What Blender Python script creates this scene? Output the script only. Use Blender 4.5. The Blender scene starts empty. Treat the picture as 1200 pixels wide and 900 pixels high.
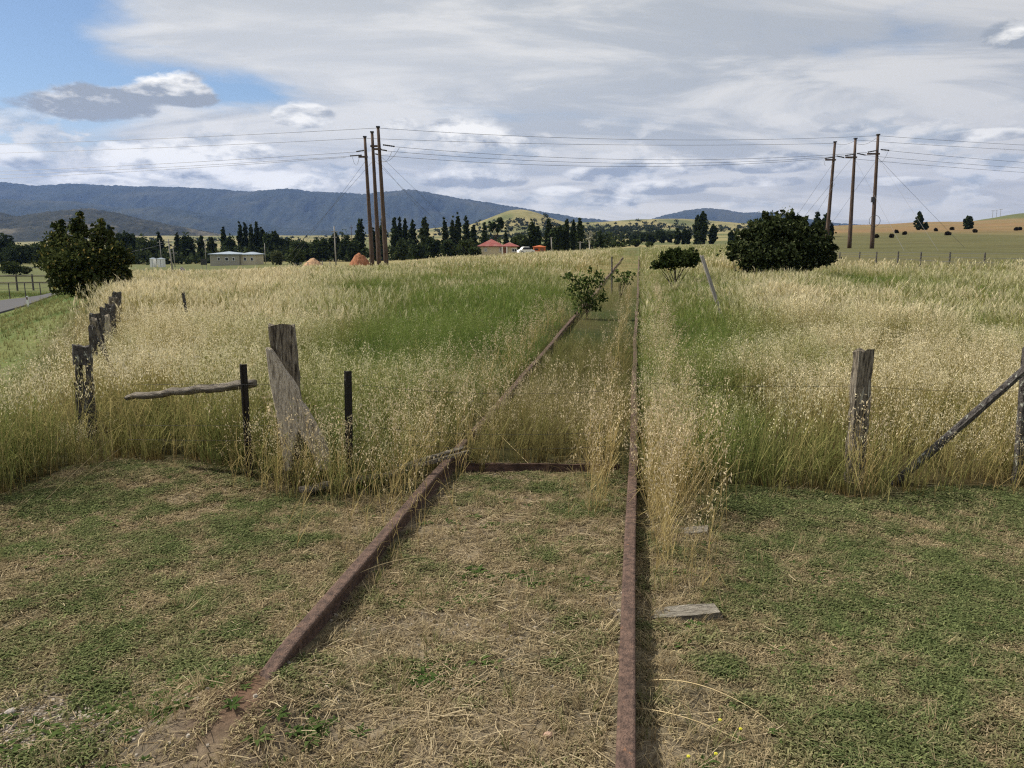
import bpy, math, random
import numpy as np
from math import radians, sin, cos, tan, pi
from mathutils import Vector, Matrix

random.seed(7); RNG = np.random.default_rng(7)
SC = bpy.context.scene
COL = SC.collection

# ------------------------------------------------------------------ camera
EYE = 1.88; F = 930.0; PITCH = math.atan(162 / F)
cam_d = bpy.data.cameras.new('camera'); cam = bpy.data.objects.new('camera', cam_d); COL.objects.link(cam)
cam.location = (0, 0, EYE); cam.rotation_euler = (pi / 2 - PITCH, 0, 0)
cam_d.sensor_width = 36; cam_d.lens = F / 1200 * 36; cam_d.clip_start = 0.05; cam_d.clip_end = 60000
SC.camera = cam

def ray(px, py):
    u = (px - 600) / F; v = (450 - py) / F
    return np.array([u, cos(PITCH) + v * sin(PITCH), -sin(PITCH) + v * cos(PITCH)])
def at(px, py, Y):
    d = ray(px, py); t = Y / d[1]
    return np.array([d[0] * t, Y, EYE + d[2] * t])
def gp(px, py, z=0.0):
    d = ray(px, py); t = (z - EYE) / d[2]
    return np.array([d[0] * t, d[1] * t, z])
def proj(X, Y, Z):
    dz = Z - EYE
    f = Y * cos(PITCH) - dz * sin(PITCH); f = np.maximum(f, 0.05); u = Y * sin(PITCH) + dz * cos(PITCH)
    return 600 + F * X / f, 450 - F * u / f

# ------------------------------------------------------------------ sky, sun, exposure
SUN_EL = radians(46); SUN_AZ = radians(-76)          # azimuth from +Y towards +X
W = bpy.data.worlds.new('World'); SC.world = W; W.use_nodes = True
nt = W.node_tree; nt.nodes.clear()
def N(t, **kw):
    n = nt.nodes.new(t)
    for k, v in kw.items(): setattr(n, k, v)
    return n
def setin(sock, v):
    if isinstance(v, bpy.types.NodeSocket): nt.links.new(v, sock)
    else: sock.default_value = v
def M(op, a, b=0.0, c=0.0, clamp=False):
    n = N('ShaderNodeMath', operation=op, use_clamp=clamp)
    setin(n.inputs[0], a); setin(n.inputs[1], b); setin(n.inputs[2], c)
    return n.outputs[0]
def SS(x, a, b):
    n = N('ShaderNodeMapRange', interpolation_type='SMOOTHSTEP')
    setin(n.inputs[0], x); n.inputs[1].default_value = a; n.inputs[2].default_value = b
    n.inputs[3].default_value = 0; n.inputs[4].default_value = 1
    return n.outputs[0]
def MIX(f, a, b):
    n = N('ShaderNodeMix', data_type='RGBA')
    setin(n.inputs[0], f); setin(n.inputs[6], a); setin(n.inputs[7], b)
    return n.outputs[2]
def NOISE(vec, scale, detail=6, rough=0.55, dist=0.0):
    n = N('ShaderNodeTexNoise'); setin(n.inputs['Vector'], vec)
    n.inputs['Scale'].default_value = scale; n.inputs['Detail'].default_value = detail
    n.inputs['Roughness'].default_value = rough; n.inputs['Distortion'].default_value = dist
    return n.outputs[0]
def COMB(x, y, z=0.0):
    n = N('ShaderNodeCombineXYZ'); setin(n.inputs[0], x); setin(n.inputs[1], y); setin(n.inputs[2], z)
    return n.outputs[0]
sky = N('ShaderNodeTexSky', sky_type='NISHITA'); sky.sun_disc = False
sky.sun_elevation = SUN_EL; sky.sun_rotation = SUN_AZ
sky.air_density = 1.0; sky.dust_density = 0.3; sky.ozone_density = 1.5; sky.altitude = 800
tc = N('ShaderNodeTexCoord'); sep = N('ShaderNodeSeparateXYZ'); nt.links.new(tc.outputs['Generated'], sep.inputs[0])
dx, dy, dz = sep.outputs
az = M('ARCTAN2', dx, dy); el = M('ARCSINE', dz)
zz = M('MAXIMUM', dz, 0.0)
inv = M('DIVIDE', 1.0, M('ADD', zz, 0.16))
PX = M('MULTIPLY', dx, inv); PY = M('MULTIPLY', dy, inv)
pv = COMB(PX, PY, 0.0)
n_hi = NOISE(pv, 0.75, 9, 0.56, 0.6)
n_hi2 = NOISE(COMB(M('MULTIPLY', PX, 0.55), PY, 4.0), 2.6, 8, 0.6, 0.5)
def pxdir(px, py):
    d = ray(px, py); d = d / np.linalg.norm(d)
    return math.atan2(d[0], d[1]), math.asin(d[2])
def gauss(px, py, wx, wy):
    a0, e0 = pxdir(px, py)
    u = M('DIVIDE', M('SUBTRACT', az, a0), wx / F); v = M('DIVIDE', M('SUBTRACT', el, e0), wy / F)
    r2 = M('ADD', M('MULTIPLY', u, u), M('MULTIPLY', v, v))
    return M('EXPONENT', M('MULTIPLY', r2, -1.0))
hole = M('ADD', M('MULTIPLY', gauss(-25, 75, 112, 100), 0.70), M('MULTIPLY', gauss(330, 105, 150, 20), 0.17))
hole = M('ADD', hole, M('MULTIPLY', gauss(20, 165, 110, 9), 0.14))
hole = M('ADD', hole, M('MULTIPLY', gauss(245, 118, 90, 26), 0.16))
hole = M('ADD', hole, M('MULTIPLY', gauss(1120, 240, 170, 18), 0.12))
hole = M('ADD', hole, M('MULTIPLY', gauss(500, 215, 90, 10), 0.10))
cov = M('ADD', M('SUBTRACT', n_hi, hole), M('MULTIPLY', M('SUBTRACT', n_hi2, 0.5), 0.45))
cover = SS(cov, 0.16, 0.44)
cover = M('MAXIMUM', M('MULTIPLY', cover, 0.96), 0.0)
n_sh = NOISE(COMB(M('MULTIPLY', PX, 0.6), M('MULTIPLY', PY, 1.1), 9.0), 1.7, 9, 0.60, 0.7)
cl_dark = (4.6, 4.85, 5.0, 1); cl_lite = (8.1, 7.9, 7.4, 1)
hi_col = MIX(SS(n_sh, 0.40, 0.61), cl_dark, cl_lite)
rightness = SS(az, 0.05, 0.75)
hi_col = MIX(M('MULTIPLY', rightness, 0.40), hi_col, (5.0, 5.0, 5.1, 1))
hi_col = MIX(M('MULTIPLY', gauss(380, 70, 300, 80), 0.5), hi_col, (8.0, 7.9, 7.6, 1))
hi_col = MIX(M('MULTIPLY', gauss(220, 205, 260, 30), 0.45), hi_col, (4.9, 5.5, 6.4, 1))
skycol = MIX(SS(el, 0.0, 0.17), (6.4, 6.5, 6.5, 1), sky.outputs[0])
base = MIX(cover, skycol, hi_col)
base = MIX(M('MULTIPLY', M('SUBTRACT', 1.0, SS(el, 0.0, 0.16)), 0.35), base, (8.4, 7.7, 6.4, 1))
# low cumulus band and single cumulus clouds
angv = COMB(M('MULTIPLY', az, 1.0), M('MULTIPLY', el, 2.4), 1.3)
n_c = NOISE(angv, 17, 9, 0.58, 0.1)
n_c2 = NOISE(angv, 9, 5, 0.55, 0.2)
n_off = NOISE(COMB(M('ADD', az, 0.012), M('MULTIPLY', M('SUBTRACT', el, 0.010), 2.4), 1.3), 17, 9, 0.58, 0.1)
relief = M('SUBTRACT', n_c, n_off)
band = M('MULTIPLY', SS(el, 0.025, 0.06), M('SUBTRACT', 1.0, SS(el, 0.11, 0.17)))
bandm = M('MULTIPLY', SS(M('ADD', n_c2, M('MULTIPLY', n_c, 0.45)), 0.72, 0.79), band)
bandc = MIX(M('ADD', 0.5, M('MULTIPLY', relief, 5.0), clamp=True), (4.5, 4.95, 5.3, 1), (8.6, 8.4, 7.9, 1))
base = MIX(M('MULTIPLY', bandm, 0.85), base, bandc)
CUM = [(108, 119, 68, 24, -.22, 1), (204, 102, 46, 25, .22, 1), (205, 188, 84, 27, .9, .95), (330, 210, 66, 18, .9, .95), (108, 212, 56, 12, .9, .9),
       (285, 182, 46, 20, .85, .9), (355, 135, 34, 17, .75, .8), (552, 153, 56, 22, .55, .9), (472, 146, 24, 10, .5, .7), (550, 208, 70, 17, .25, .8), (605, 165, 20, 9, .6, .7),
       (650, 223, 32, 8, .9, .8), (762, 219, 58, 12, .2, .8), (700, 203, 40, 11, .3, .8), (790, 192, 50, 14, .35, .8), (905, 190, 60, 15, .15, .8),
       (880, 213, 60, 8, .2, .6), (1192, 38, 34, 18, -.1, .9), (715, 236, 34, 8, .6, .7), (1050, 212, 40, 7, .8, .6), (1150, 158, 44, 8, .7, .6), (990, 150, 24, 6, .3, .5), (10, 180, 34, 16, .9, .8)]
for (px, py, wx, wy, br, st) in CUM:
    a0, e0 = pxdir(px, py)
    u = M('DIVIDE', M('SUBTRACT', az, a0), wx / F); v = M('DIVIDE', M('SUBTRACT', el, e0 - 0.25 * wy / F), wy / F)
    vv = M('MULTIPLY', v, M('ADD', 1.0, M('MULTIPLY', M('LESS_THAN', v, 0.0), 0.8)))
    r2 = M('ADD', M('MULTIPLY', u, u), M('MULTIPLY', vv, vv))
    m = SS(M('ADD', r2, M('MULTIPLY', M('SUBTRACT', n_c, 0.5), 2.7)), 1.06, 0.52)
    lit = M('ADD', br, M('ADD', M('MULTIPLY', M('SUBTRACT', v, M('MULTIPLY', u, 0.25)), 0.50), M('MULTIPLY', relief, 4.0)), clamp=True)
    cc = MIX(lit, (3.5, 3.8, 4.1, 1), (10.8, 10.5, 9.8, 1))
    base = MIX(M('MULTIPLY', m, st), base, cc)
bg = N('ShaderNodeBackground'); nt.links.new(base, bg.inputs[0]); bg.inputs[1].default_value = 0.084
wo = N('ShaderNodeOutputWorld'); nt.links.new(bg.outputs[0], wo.inputs[0])
W.cycles.sampling_method = 'MANUAL'; W.cycles.sample_map_resolution = 512
sun_d = bpy.data.lights.new('sun', 'SUN'); sun = bpy.data.objects.new('sun', sun_d); COL.objects.link(sun)
sun_d.energy = 4.7; sun_d.angle = radians(0.9); sun_d.color = (1.0, 0.93, 0.82)
sv = Vector((sin(SUN_AZ) * cos(SUN_EL), cos(SUN_AZ) * cos(SUN_EL), sin(SUN_EL)))
sun.rotation_euler = sv.to_track_quat('Z', 'Y').to_euler(); sun.location = (-20, 5, 30)
SC.view_settings.view_transform = 'Standard'; SC.view_settings.look = 'None'
SC.view_settings.exposure = 0.36; SC.view_settings.gamma = 1
SC.render.engine = 'CYCLES'
SC.cycles.max_bounces = 5; SC.cycles.diffuse_bounces = 3; SC.cycles.transmission_bounces = 3; SC.cycles.volume_bounces = 0
SC.cycles.use_adaptive_sampling = True; SC.cycles.adaptive_threshold = 0.01; SC.cycles.use_denoising = False; SC.cycles.pixel_filter_type = 'BLACKMAN_HARRIS'; SC.cycles.filter_width = 1.2; SC.cycles.sample_clamp_indirect = 6

# ------------------------------------------------------------------ helpers
def tag(o, label=None, cat=None, group=None, kind=None):
    if label: o['label'] = label
    if cat: o['category'] = cat
    if group: o['group'] = group
    if kind: o['kind'] = kind
    return o
def empty(name, loc, rz=0, **kw):
    o = bpy.data.objects.new(name, None); COL.objects.link(o); o.location = tuple(loc); o.rotation_euler = (0, 0, rz)
    o.empty_display_size = 0.2
    return tag(o, **kw)
def np_mesh(name, V, Q, mat, col=None, parent=None, smooth=False, inv=True):
    """V (n,3), Q (m,k) faces all with k corners; col (n,3) linear colour per point"""
    V = np.asarray(V, np.float32); Q = np.asarray(Q, np.int32); k = Q.shape[1]
    me = bpy.data.meshes.new(name)
    me.vertices.add(len(V)); me.vertices.foreach_set('co', V.ravel())
    me.loops.add(Q.size); me.loops.foreach_set('vertex_index', Q.ravel())
    me.polygons.add(len(Q)); me.polygons.foreach_set('loop_start', np.arange(0, Q.size, k, dtype=np.int32))
    try: me.polygons.foreach_set('loop_total', np.full(len(Q), k, np.int32))
    except Exception: pass
    me.polygons.foreach_set('use_smooth', np.full(len(Q), smooth, bool))
    if col is not None:
        a = me.attributes.new('tint', 'FLOAT_COLOR', 'POINT')
        c4 = np.ones((len(V), 4), np.float32); c4[:, :3] = col; a.data.foreach_set('color', c4.ravel())
    me.update(calc_edges=True)
    me.materials.append(mat)
    o = bpy.data.objects.new(name, me); COL.objects.link(o)
    if parent: o.parent = parent
    return o
class MB:
    def __init__(s): s.v = []; s.f = []
    def add(s, vs, fs):
        b = len(s.v); s.v += [tuple(p) for p in vs]; s.f += [tuple(b + i for i in f) for f in fs]; return s
    def box(s, c, size, rot=None, taper=0.0):
        hx, hy, hz = [float(q) / 2 for q in size]; c = [float(q) for q in c]; R = rot or Matrix.Identity(3); vs = []
        for z in (-hz, hz):
            k = 1 - (taper if z > 0 else 0)
            for x, y in ((-hx, -hy), (hx, -hy), (hx, hy), (-hx, hy)): vs.append(R @ Vector((x * k, y * k, z)) + Vector(c))
        return s.add(vs, [(0, 3, 2, 1), (4, 5, 6, 7), (0, 1, 5, 4), (1, 2, 6, 5), (2, 3, 7, 6), (3, 0, 4, 7)])
    def tube(s, pts, radii, n=8, cap=True):
        pts = [Vector([float(c) for c in p]) for p in pts]
        if not hasattr(radii, '__len__'): radii = [radii] * len(pts)
        radii = [float(r) for r in radii]
        rings = []; up = None
        for i, p in enumerate(pts):
            d = (pts[min(i + 1, len(pts) - 1)] - pts[max(i - 1, 0)]).normalized()
            if up is None: up = Vector((1, 0, 0)) if abs(d.x) < .9 else Vector((0, 1, 0))
            a = d.cross(up).normalized(); b = d.cross(a).normalized()
            rings.append([p + radii[i] * (cos(2 * pi * k / n) * a + sin(2 * pi * k / n) * b) for k in range(n)])
        vs = [q for r in rings for q in r]; fs = []
        for i in range(len(pts) - 1):
            for k in range(n):
                k2 = (k + 1) % n; fs.append((i * n + k, i * n + k2, (i + 1) * n + k2, (i + 1) * n + k))
        if cap: fs.append(tuple(range(n))[::-1]); fs.append(tuple((len(pts) - 1) * n + k for k in range(n)))
        return s.add(vs, fs)
    def sweep(s, prof, path, cap=True):
        """prof: (x,z) outline; path: points; profile x is across, z up"""
        path = [Vector(p) for p in path]; n = len(prof); vs = []; fs = []
        for i, p in enumerate(path):
            d = (path[min(i + 1, len(path) - 1)] - path[max(i - 1, 0)]); d.z = 0; d.normalize(); a = Vector((d.y, -d.x, 0))
            vs += [p + a * x + Vector((0, 0, z)) for x, z in prof]
        for i in range(len(path) - 1):
            for k in range(n):
                k2 = (k + 1) % n; fs.append((i * n + k, (i + 1) * n + k, (i + 1) * n + k2, i * n + k2))
        if cap: fs.append(tuple(range(n))); fs.append(tuple((len(path) - 1) * n + k for k in range(n))[::-1])
        return s.add(vs, fs)
    def build(s, name, mat, parent=None, smooth=False, world_to=None):
        me = bpy.data.meshes.new(name)
        vs = s.v
        if world_to is not None:
            o0 = Vector(world_to); vs = [tuple(Vector(p) - o0) for p in vs]
        me.from_pydata(vs, [], s.f); me.update(); me.materials.append(mat)
        if smooth: me.polygons.foreach_set('use_smooth', [True] * len(me.polygons))
        o = bpy.data.objects.new(name, me); COL.objects.link(o)
        if parent: o.parent = parent
        return o
def bevel(o, w=0.01, seg=1):
    m = o.modifiers.new('bevel', 'BEVEL'); m.width = w; m.segments = seg; m.limit_method = 'ANGLE'; return o
def sstep(x, a, b):
    t = np.clip((x - a) / (b - a), 0, 1); return t * t * (3 - 2 * t)
_TAB = np.random.default_rng(3).random((256, 256))
def vn(x, y, s=0):
    x = np.asarray(x, float) + 37.3 * s; y = np.asarray(y, float) + 91.7 * s
    xi = np.floor(x).astype(int); yi = np.floor(y).astype(int); fx = x - xi; fy = y - yi
    fx = fx * fx * (3 - 2 * fx); fy = fy * fy * (3 - 2 * fy); g = lambda i, j: _TAB[i & 255, j & 255]
    return (g(xi, yi) * (1 - fx) + g(xi + 1, yi) * fx) * (1 - fy) + (g(xi, yi + 1) * (1 - fx) + g(xi + 1, yi + 1) * fx) * fy
def fbm(x, y, s=0, o=4, gain=.5):
    r = 0; a = 1; t = 0
    for i in range(o): r = r + a * vn(x * 2 ** i, y * 2 ** i, s + i); t += a; a *= gain
    return r / t

# ------------------------------------------------------------------ materials
def new_mat(name):
    m = bpy.data.materials.new(name); m.use_nodes = True; t = m.node_tree; t.nodes.clear(); return m, t
def mat_plain(name, c1, c2=None, scale=8, rough=0.85, bump=0.0, bscale=None, stretch=(1, 1, 1), metal=0.0, detail=6, attr=False, lo=.35, hi=.65, spots=None, spec=0.3):
    m, t = new_mat(name); L = t.links.new
    out = t.nodes.new('ShaderNodeOutputMaterial'); b = t.nodes.new('ShaderNodeBsdfPrincipled'); L(b.outputs[0], out.inputs[0])
    b.inputs['Roughness'].default_value = rough; b.inputs['Metallic'].default_value = metal; b.inputs['Specular IOR Level'].default_value = spec
    c2 = c2 or c1
    tcn = t.nodes.new('ShaderNodeTexCoord'); mp = t.nodes.new('ShaderNodeMapping'); L(tcn.outputs['Object'], mp.inputs[0]); mp.inputs['Scale'].default_value = stretch
    nz = t.nodes.new('ShaderNodeTexNoise'); L(mp.outputs[0], nz.inputs['Vector']); nz.inputs['Scale'].default_value = scale; nz.inputs['Detail'].default_value = detail; nz.inputs['Roughness'].default_value = .62
    mr = t.nodes.new('ShaderNodeMapRange'); mr.inputs[1].default_value = lo; mr.inputs[2].default_value = hi; L(nz.outputs[0], mr.inputs[0])
    mx = t.nodes.new('ShaderNodeMix'); mx.data_type = 'RGBA'; L(mr.outputs[0], mx.inputs[0])
    mx.inputs[6].default_value = (*c1, 1); mx.inputs[7].default_value = (*c2, 1); cur = mx.outputs[2]
    if attr:
        at_ = t.nodes.new('ShaderNodeAttribute'); at_.attribute_name = 'tint'
        m2 = t.nodes.new('ShaderNodeMix'); m2.data_type = 'RGBA'; m2.blend_type = 'MULTIPLY'; m2.inputs[0].default_value = 1
        L(cur, m2.inputs[6]); L(at_.outputs[0], m2.inputs[7]); cur = m2.outputs[2]
    if spots:
        sc, th, cs = spots
        n3 = t.nodes.new('ShaderNodeTexNoise'); L(mp.outputs[0], n3.inputs['Vector']); n3.inputs['Scale'].default_value = sc; n3.inputs['Detail'].default_value = 5
        r3 = t.nodes.new('ShaderNodeMapRange'); r3.inputs[1].default_value = th; r3.inputs[2].default_value = th + .06; L(n3.outputs[0], r3.inputs[0])
        m3 = t.nodes.new('ShaderNodeMix'); m3.data_type = 'RGBA'; L(r3.outputs[0], m3.inputs[0]); L(cur, m3.inputs[6]); m3.inputs[7].default_value = (*cs, 1); cur = m3.outputs[2]
    L(cur, b.inputs['Base Color'])
    if bump:
        n2 = t.nodes.new('ShaderNodeTexNoise'); L(mp.outputs[0], n2.inputs['Vector']); n2.inputs['Scale'].default_value = bscale or scale * 2; n2.inputs['Detail'].default_value = 6
        bp = t.nodes.new('ShaderNodeBump'); bp.inputs['Strength'].default_value = bump; bp.inputs['Distance'].default_value = .02
        L(n2.outputs[0], bp.inputs['Height']); L(bp.outputs[0], b.inputs['Normal'])
    return m
def mat_leafy(name, trans=0.3, mult=1.0):
    m, t = new_mat(name); L = t.links.new
    out = t.nodes.new('ShaderNodeOutputMaterial'); a = t.nodes.new('ShaderNodeAttribute'); a.attribute_name = 'tint'
    d = t.nodes.new('ShaderNodeBsdfDiffuse'); tr = t.nodes.new('ShaderNodeBsdfTranslucent'); mx = t.nodes.new('ShaderNodeMixShader')
    mx.inputs[0].default_value = trans
    L(a.outputs[0], d.inputs[0]); L(a.outputs[0], tr.inputs[0]); L(d.outputs[0], mx.inputs[1]); L(tr.outputs[0], mx.inputs[2]); L(mx.outputs[0], out.inputs[0])
    return m
MG = mat_leafy('grass_blades', .35); ML = mat_leafy('leaves', .22)
M_RUST = mat_plain('rusty_steel', (.048, .029, .022), (.155, .096, .070), 30, .85, .7, 120, detail=10, spots=(38, .66, (.22, .11, .06)), spec=.4)
M_BEAM = mat_plain('shadow_dark_rusty_timber', (.035, .022, .018), (.10, .060, .045), 14, .95, .8, 40)  # rusty timber, darkened to paint in the shade at the grass foot
M_WOODG = mat_plain('weathered_grey_wood', (.040, .032, .024), (.29, .25, .19), 9, .95, 1.0, 30, (7, 7, .8), detail=10, lo=.38, hi=.60, spots=(7, .62, (.42, .40, .33)))
M_WOODP = mat_plain('bleached_wood', (.20, .165, .12), (.58, .51, .40), 12, .95, .9, 36, (8, 8, .6), detail=10, lo=.36, hi=.56, spots=(9, .66, (.09, .06, .04)))
M_WOODL = mat_plain('grey_log_wood', (.07, .06, .048), (.30, .265, .215), 9, .95, 1.0, 30, (.8, 7, 7), detail=10, lo=.36, hi=.62)
M_WOODK = mat_plain('lichen_dark_wood', (.03, .026, .024), (.12, .11, .10), 14, .95, 1.0, 40, (3, 3, 1.5), detail=10, spots=(12, .60, (.34, .35, .30)))
M_PICKET = mat_plain('black_steel_picket', (.008, .007, .007), (.02, .017, .015), 40, .6, .3, 80, spots=(60, .70, (.3, .3, .26)))
M_PICKETB = mat_plain('bare_black_picket', (.008, .007, .007), (.022, .018, .015), 40, .6, .3, 80)
M_SLEEP = mat_plain('old_sleeper_timber', (.12, .105, .085), (.36, .33, .27), 10, .95, 1.0, 30, (.8, 9, 9), detail=10, lo=.36, hi=.62)
M_POLE = mat_plain('utility_pole_wood', (.045, .028, .020), (.12, .085, .065), 3, .9, .3, 12, (3, 3, .4))
M_POLEG = mat_plain('grey_pole_wood', (.20, .19, .17), (.34, .32, .29), 3, .9, .2, 12, (3, 3, .4))
M_WIRE = mat_plain('conductor_wire', (.10, .105, .12), None, 1, .5)
M_INSUL = mat_plain('insulator', (.05, .05, .055), None, 1, .4)
M_TRUNK = mat_plain('bark', (.035, .028, .02), (.09, .075, .055), 6, .95, .5, 20, (3, 3, .6))
M_DTRUNK = mat_plain('pale_dead_wood', (.42, .40, .36), (.55, .52, .46), 6, .9)
M_ASPH = mat_plain('asphalt', (.055, .055, .060), (.085, .083, .085), 30, .9, .2, 200)
M_TRACK = mat_plain('pale_dirt_track', (.42, .38, .28), (.5, .46, .36), 1, .95)
M_WHITE = mat_plain('white_paint', (.72, .72, .70), (.8, .8, .78), 4, .5)
M_CREAM = mat_plain('cream_wall', (.50, .44, .30), (.56, .50, .36), 2, .85)
M_PWALL = mat_plain('pale_wall', (.30, .285, .23), (.36, .34, .28), 2, .85)
M_DGLASS = mat_plain('dark_window', (.015, .017, .02), None, 2, .25)
M_MROOF = mat_plain('metal_roof', (.30, .36, .42), (.38, .44, .5), 1, .35, metal=.3)
M_BRICK = mat_plain('dark_brick', (.16, .07, .05), (.22, .10, .07), 4, .9)
M_TYRE = mat_plain('tyre_rubber', (.02, .02, .02), None, 4, .9)
M_DARK = mat_plain('dark_panel', (.03, .032, .03), (.06, .06, .055), 4, .8)
M_STONE = mat_plain('stone', (.26, .23, .20), (.46, .42, .37), 12, .9, .4, 40)
M_STONEP = mat_plain('pinkish_stone', (.42, .27, .20), (.55, .38, .30), 12, .9, .4, 40)
M_ORANGE = mat_plain('orange_paint', (.42, .10, .035), (.50, .14, .05), 2, .7)
def mat_tiles(name):
    m, t = new_mat(name); L = t.links.new
    out = t.nodes.new('ShaderNodeOutputMaterial'); b = t.nodes.new('ShaderNodeBsdfPrincipled'); L(b.outputs[0], out.inputs[0]); b.inputs['Roughness'].default_value = .7
    tcn = t.nodes.new('ShaderNodeTexCoord'); br = t.nodes.new('ShaderNodeTexBrick'); L(tcn.outputs['Object'], br.inputs[0]); br.inputs['Scale'].default_value = 1.6
    br.inputs['Color1'].default_value = (.20, .035, .03, 1); br.inputs['Color2'].default_value = (.30, .075, .06, 1); br.inputs['Mortar'].default_value = (.12, .03, .03, 1)
    nz = t.nodes.new('ShaderNodeTexNoise'); L(tcn.outputs['Object'], nz.inputs[0]); nz.inputs['Scale'].default_value = .8
    mr = t.nodes.new('ShaderNodeMapRange'); mr.inputs[1].default_value = .5; mr.inputs[2].default_value = .7; L(nz.outputs[0], mr.inputs[0])
    mx = t.nodes.new('ShaderNodeMix'); mx.data_type = 'RGBA'; L(mr.outputs[0], mx.inputs[0]); L(br.outputs[0], mx.inputs[6]); mx.inputs[7].default_value = (.25, .13, .11, 1)
    L(mx.outputs[2], b.inputs['Base Color']); return m
M_TILE = mat_tiles('red_roof_tiles')

# ground: vertex tint x fine noise + bump
def mat_ground():
    m, t = new_mat('ground_soil_and_turf'); L = t.links.new
    out = t.nodes.new('ShaderNodeOutputMaterial'); b = t.nodes.new('ShaderNodeBsdfPrincipled'); L(b.outputs[0], out.inputs[0]); b.inputs['Roughness'].default_value = 1; b.inputs['Specular IOR Level'].default_value = .1
    g = t.nodes.new('ShaderNodeNewGeometry'); a = t.nodes.new('ShaderNodeAttribute'); a.attribute_name = 'tint'
    def nz(s, d=6, r=.65):
        n = t.nodes.new('ShaderNodeTexNoise'); L(g.outputs['Position'], n.inputs['Vector']); n.inputs['Scale'].default_value = s; n.inputs['Detail'].default_value = d; n.inputs['Roughness'].default_value = r; return n.outputs[0]
    def ramp(x, a0, a1, c0, c1):
        r = t.nodes.new('ShaderNodeMapRange'); r.inputs[1].default_value = a0; r.inputs[2].default_value = a1; r.inputs[3].default_value = c0; r.inputs[4].default_value = c1; L(x, r.inputs[0]); return r.outputs[0]
    def mul(x, y):
        q = t.nodes.new('ShaderNodeMath'); q.operation = 'MULTIPLY'; L(x, q.inputs[0]); L(y, q.inputs[1]); return q.outputs[0]
    fine = ramp(nz(45, 8, .75), .3, .7, .55, 1.5); mid = ramp(nz(4), .3, .7, .75, 1.25); big = ramp(nz(.06), .3, .7, .8, 1.2)
    k = mul(mul(fine, mid), big)
    vm = t.nodes.new('ShaderNodeVectorMath'); vm.operation = 'SCALE'; L(a.outputs[0], vm.inputs[0]); L(k, vm.inputs[3])
    L(vm.outputs[0], b.inputs['Base Color'])
    bp = t.nodes.new('ShaderNodeBump'); bp.inputs['Strength'].default_value = .8; bp.inputs['Distance'].default_value = .02; L(nz(60, 8, .8), bp.inputs['Height']); L(bp.outputs[0], b.inputs['Normal'])
    return m
def mat_hill(name, c1, c2, c3, sc=.004, lo=.42, hi=.6):
    m, t = new_mat(name); L = t.links.new
    out = t.nodes.new('ShaderNodeOutputMaterial'); b = t.nodes.new('ShaderNodeBsdfDiffuse'); L(b.outputs[0], out.inputs[0])
    g = t.nodes.new('ShaderNodeNewGeometry')
    def nz(s, d=8, r=.6):
        n = t.nodes.new('ShaderNodeTexNoise'); L(g.outputs['Position'], n.inputs['Vector']); n.inputs['Scale'].default_value = s; n.inputs['Detail'].default_value = d; n.inputs['Roughness'].default_value = r
        return n.outputs[0]
    def mr(x, a0, a1):
        r = t.nodes.new('ShaderNodeMapRange'); r.inputs[1].default_value = a0; r.inputs[2].default_value = a1; L(x, r.inputs[0]); return r.outputs[0]
    m1 = t.nodes.new('ShaderNodeMix'); m1.data_type = 'RGBA'; L(mr(nz(.03, 6, .7), .35, .65), m1.inputs[0]); m1.inputs[6].default_value = (*c1, 1); m1.inputs[7].default_value = (*c2, 1)
    m2 = t.nodes.new('ShaderNodeMix'); m2.data_type = 'RGBA'; L(mr(nz(sc), lo, hi), m2.inputs[0]); L(m1.outputs[2], m2.inputs[6]); m2.inputs[7].default_value = (*c3, 1)
    L(m2.outputs[2], b.inputs[0]); return m

# ------------------------------------------------------------------ terrain height
RY = np.array([1, 5, 15, 30, 45, 60, 90, 130, 200, 300, 450, 700, 1200, 2000, 4000, 12000.])
CC = np.array([-1035, -300, 0, 200, 400, 560, 650, 750, 860, 1000, 1120, 1200, 1500, 2235.])
TZ = np.array([
 [0, 0, 0, 0, -.2, -.5, -1, -1.6, -2, -2, -2, 0, 0, 0, 40, 90],
 [0, 0, 0, -.1, -.2, -.4, -1.2, -2.4, -3, -3.3, -2.8, 0, 10, 20, 60, 90],
 [0, 0, 0, -.1, -.2, -.4, -1.2, -2.6, -3.1, -3.3, -2.8, -1, 3, 10, 25, 90],
 [0, 0, 0, -.05, -.3, -.9, -2, -2.8, -3.2, -3.4, -3, -1.5, 8, 26, 40, 90],
 [0, 0, 0, .05, -.1, -.5, -1.3, -2, -2.6, -2.8, -2.2, -.5, 9, 27, 45, 90],
 [0, 0, 0, .1, .2, .2, -.1, -.7, -1, -1, 0, 4, 18, 50, 70, 90],
 [0, 0, 0, .1, .25, .35, .4, .2, .1, .3, 1.5, 7, 22, 55, 80, 90],
 [0, 0, 0, .1, .3, .5, .8, 1.1, 1.5, 2.1, 4, 9, 24, 50, 80, 90],
 [0, 0, 0, .1, .35, .55, 1, 1.3, 1.7, 2.6, 5, 10, 24, 50, 80, 90],
 [0, 0, 0, .12, .25, .5, 1.2, 1.8, 3.6, 7, 12, 19, 26, 30, 60, 90],
 [0, 0, 0, .1, .25, .45, 1.2, 2.1, 4.3, 8, 14, 22, 33, 30, 60, 90],
 [0, 0, 0, .1, .25, .45, 1.2, 2.2, 4.5, 8.5, 15, 24.5, 47, 40, 60, 90],
 [0, 0, 0, .1, .25, .45, 1.2, 2.3, 5, 9, 16, 30, 60, 80, 80, 90],
 [0, 0, 0, 0, -.2, -.5, -1, -1.6, -2, -2, -2, 0, 0, 0, 40, 90]])
LRY = np.log(RY)
def fence_x(Y): return -3.76 - .48 * (Y - 7)
MOUND = gp(268, 832, .05); BARE = gp(40, 850)
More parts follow.
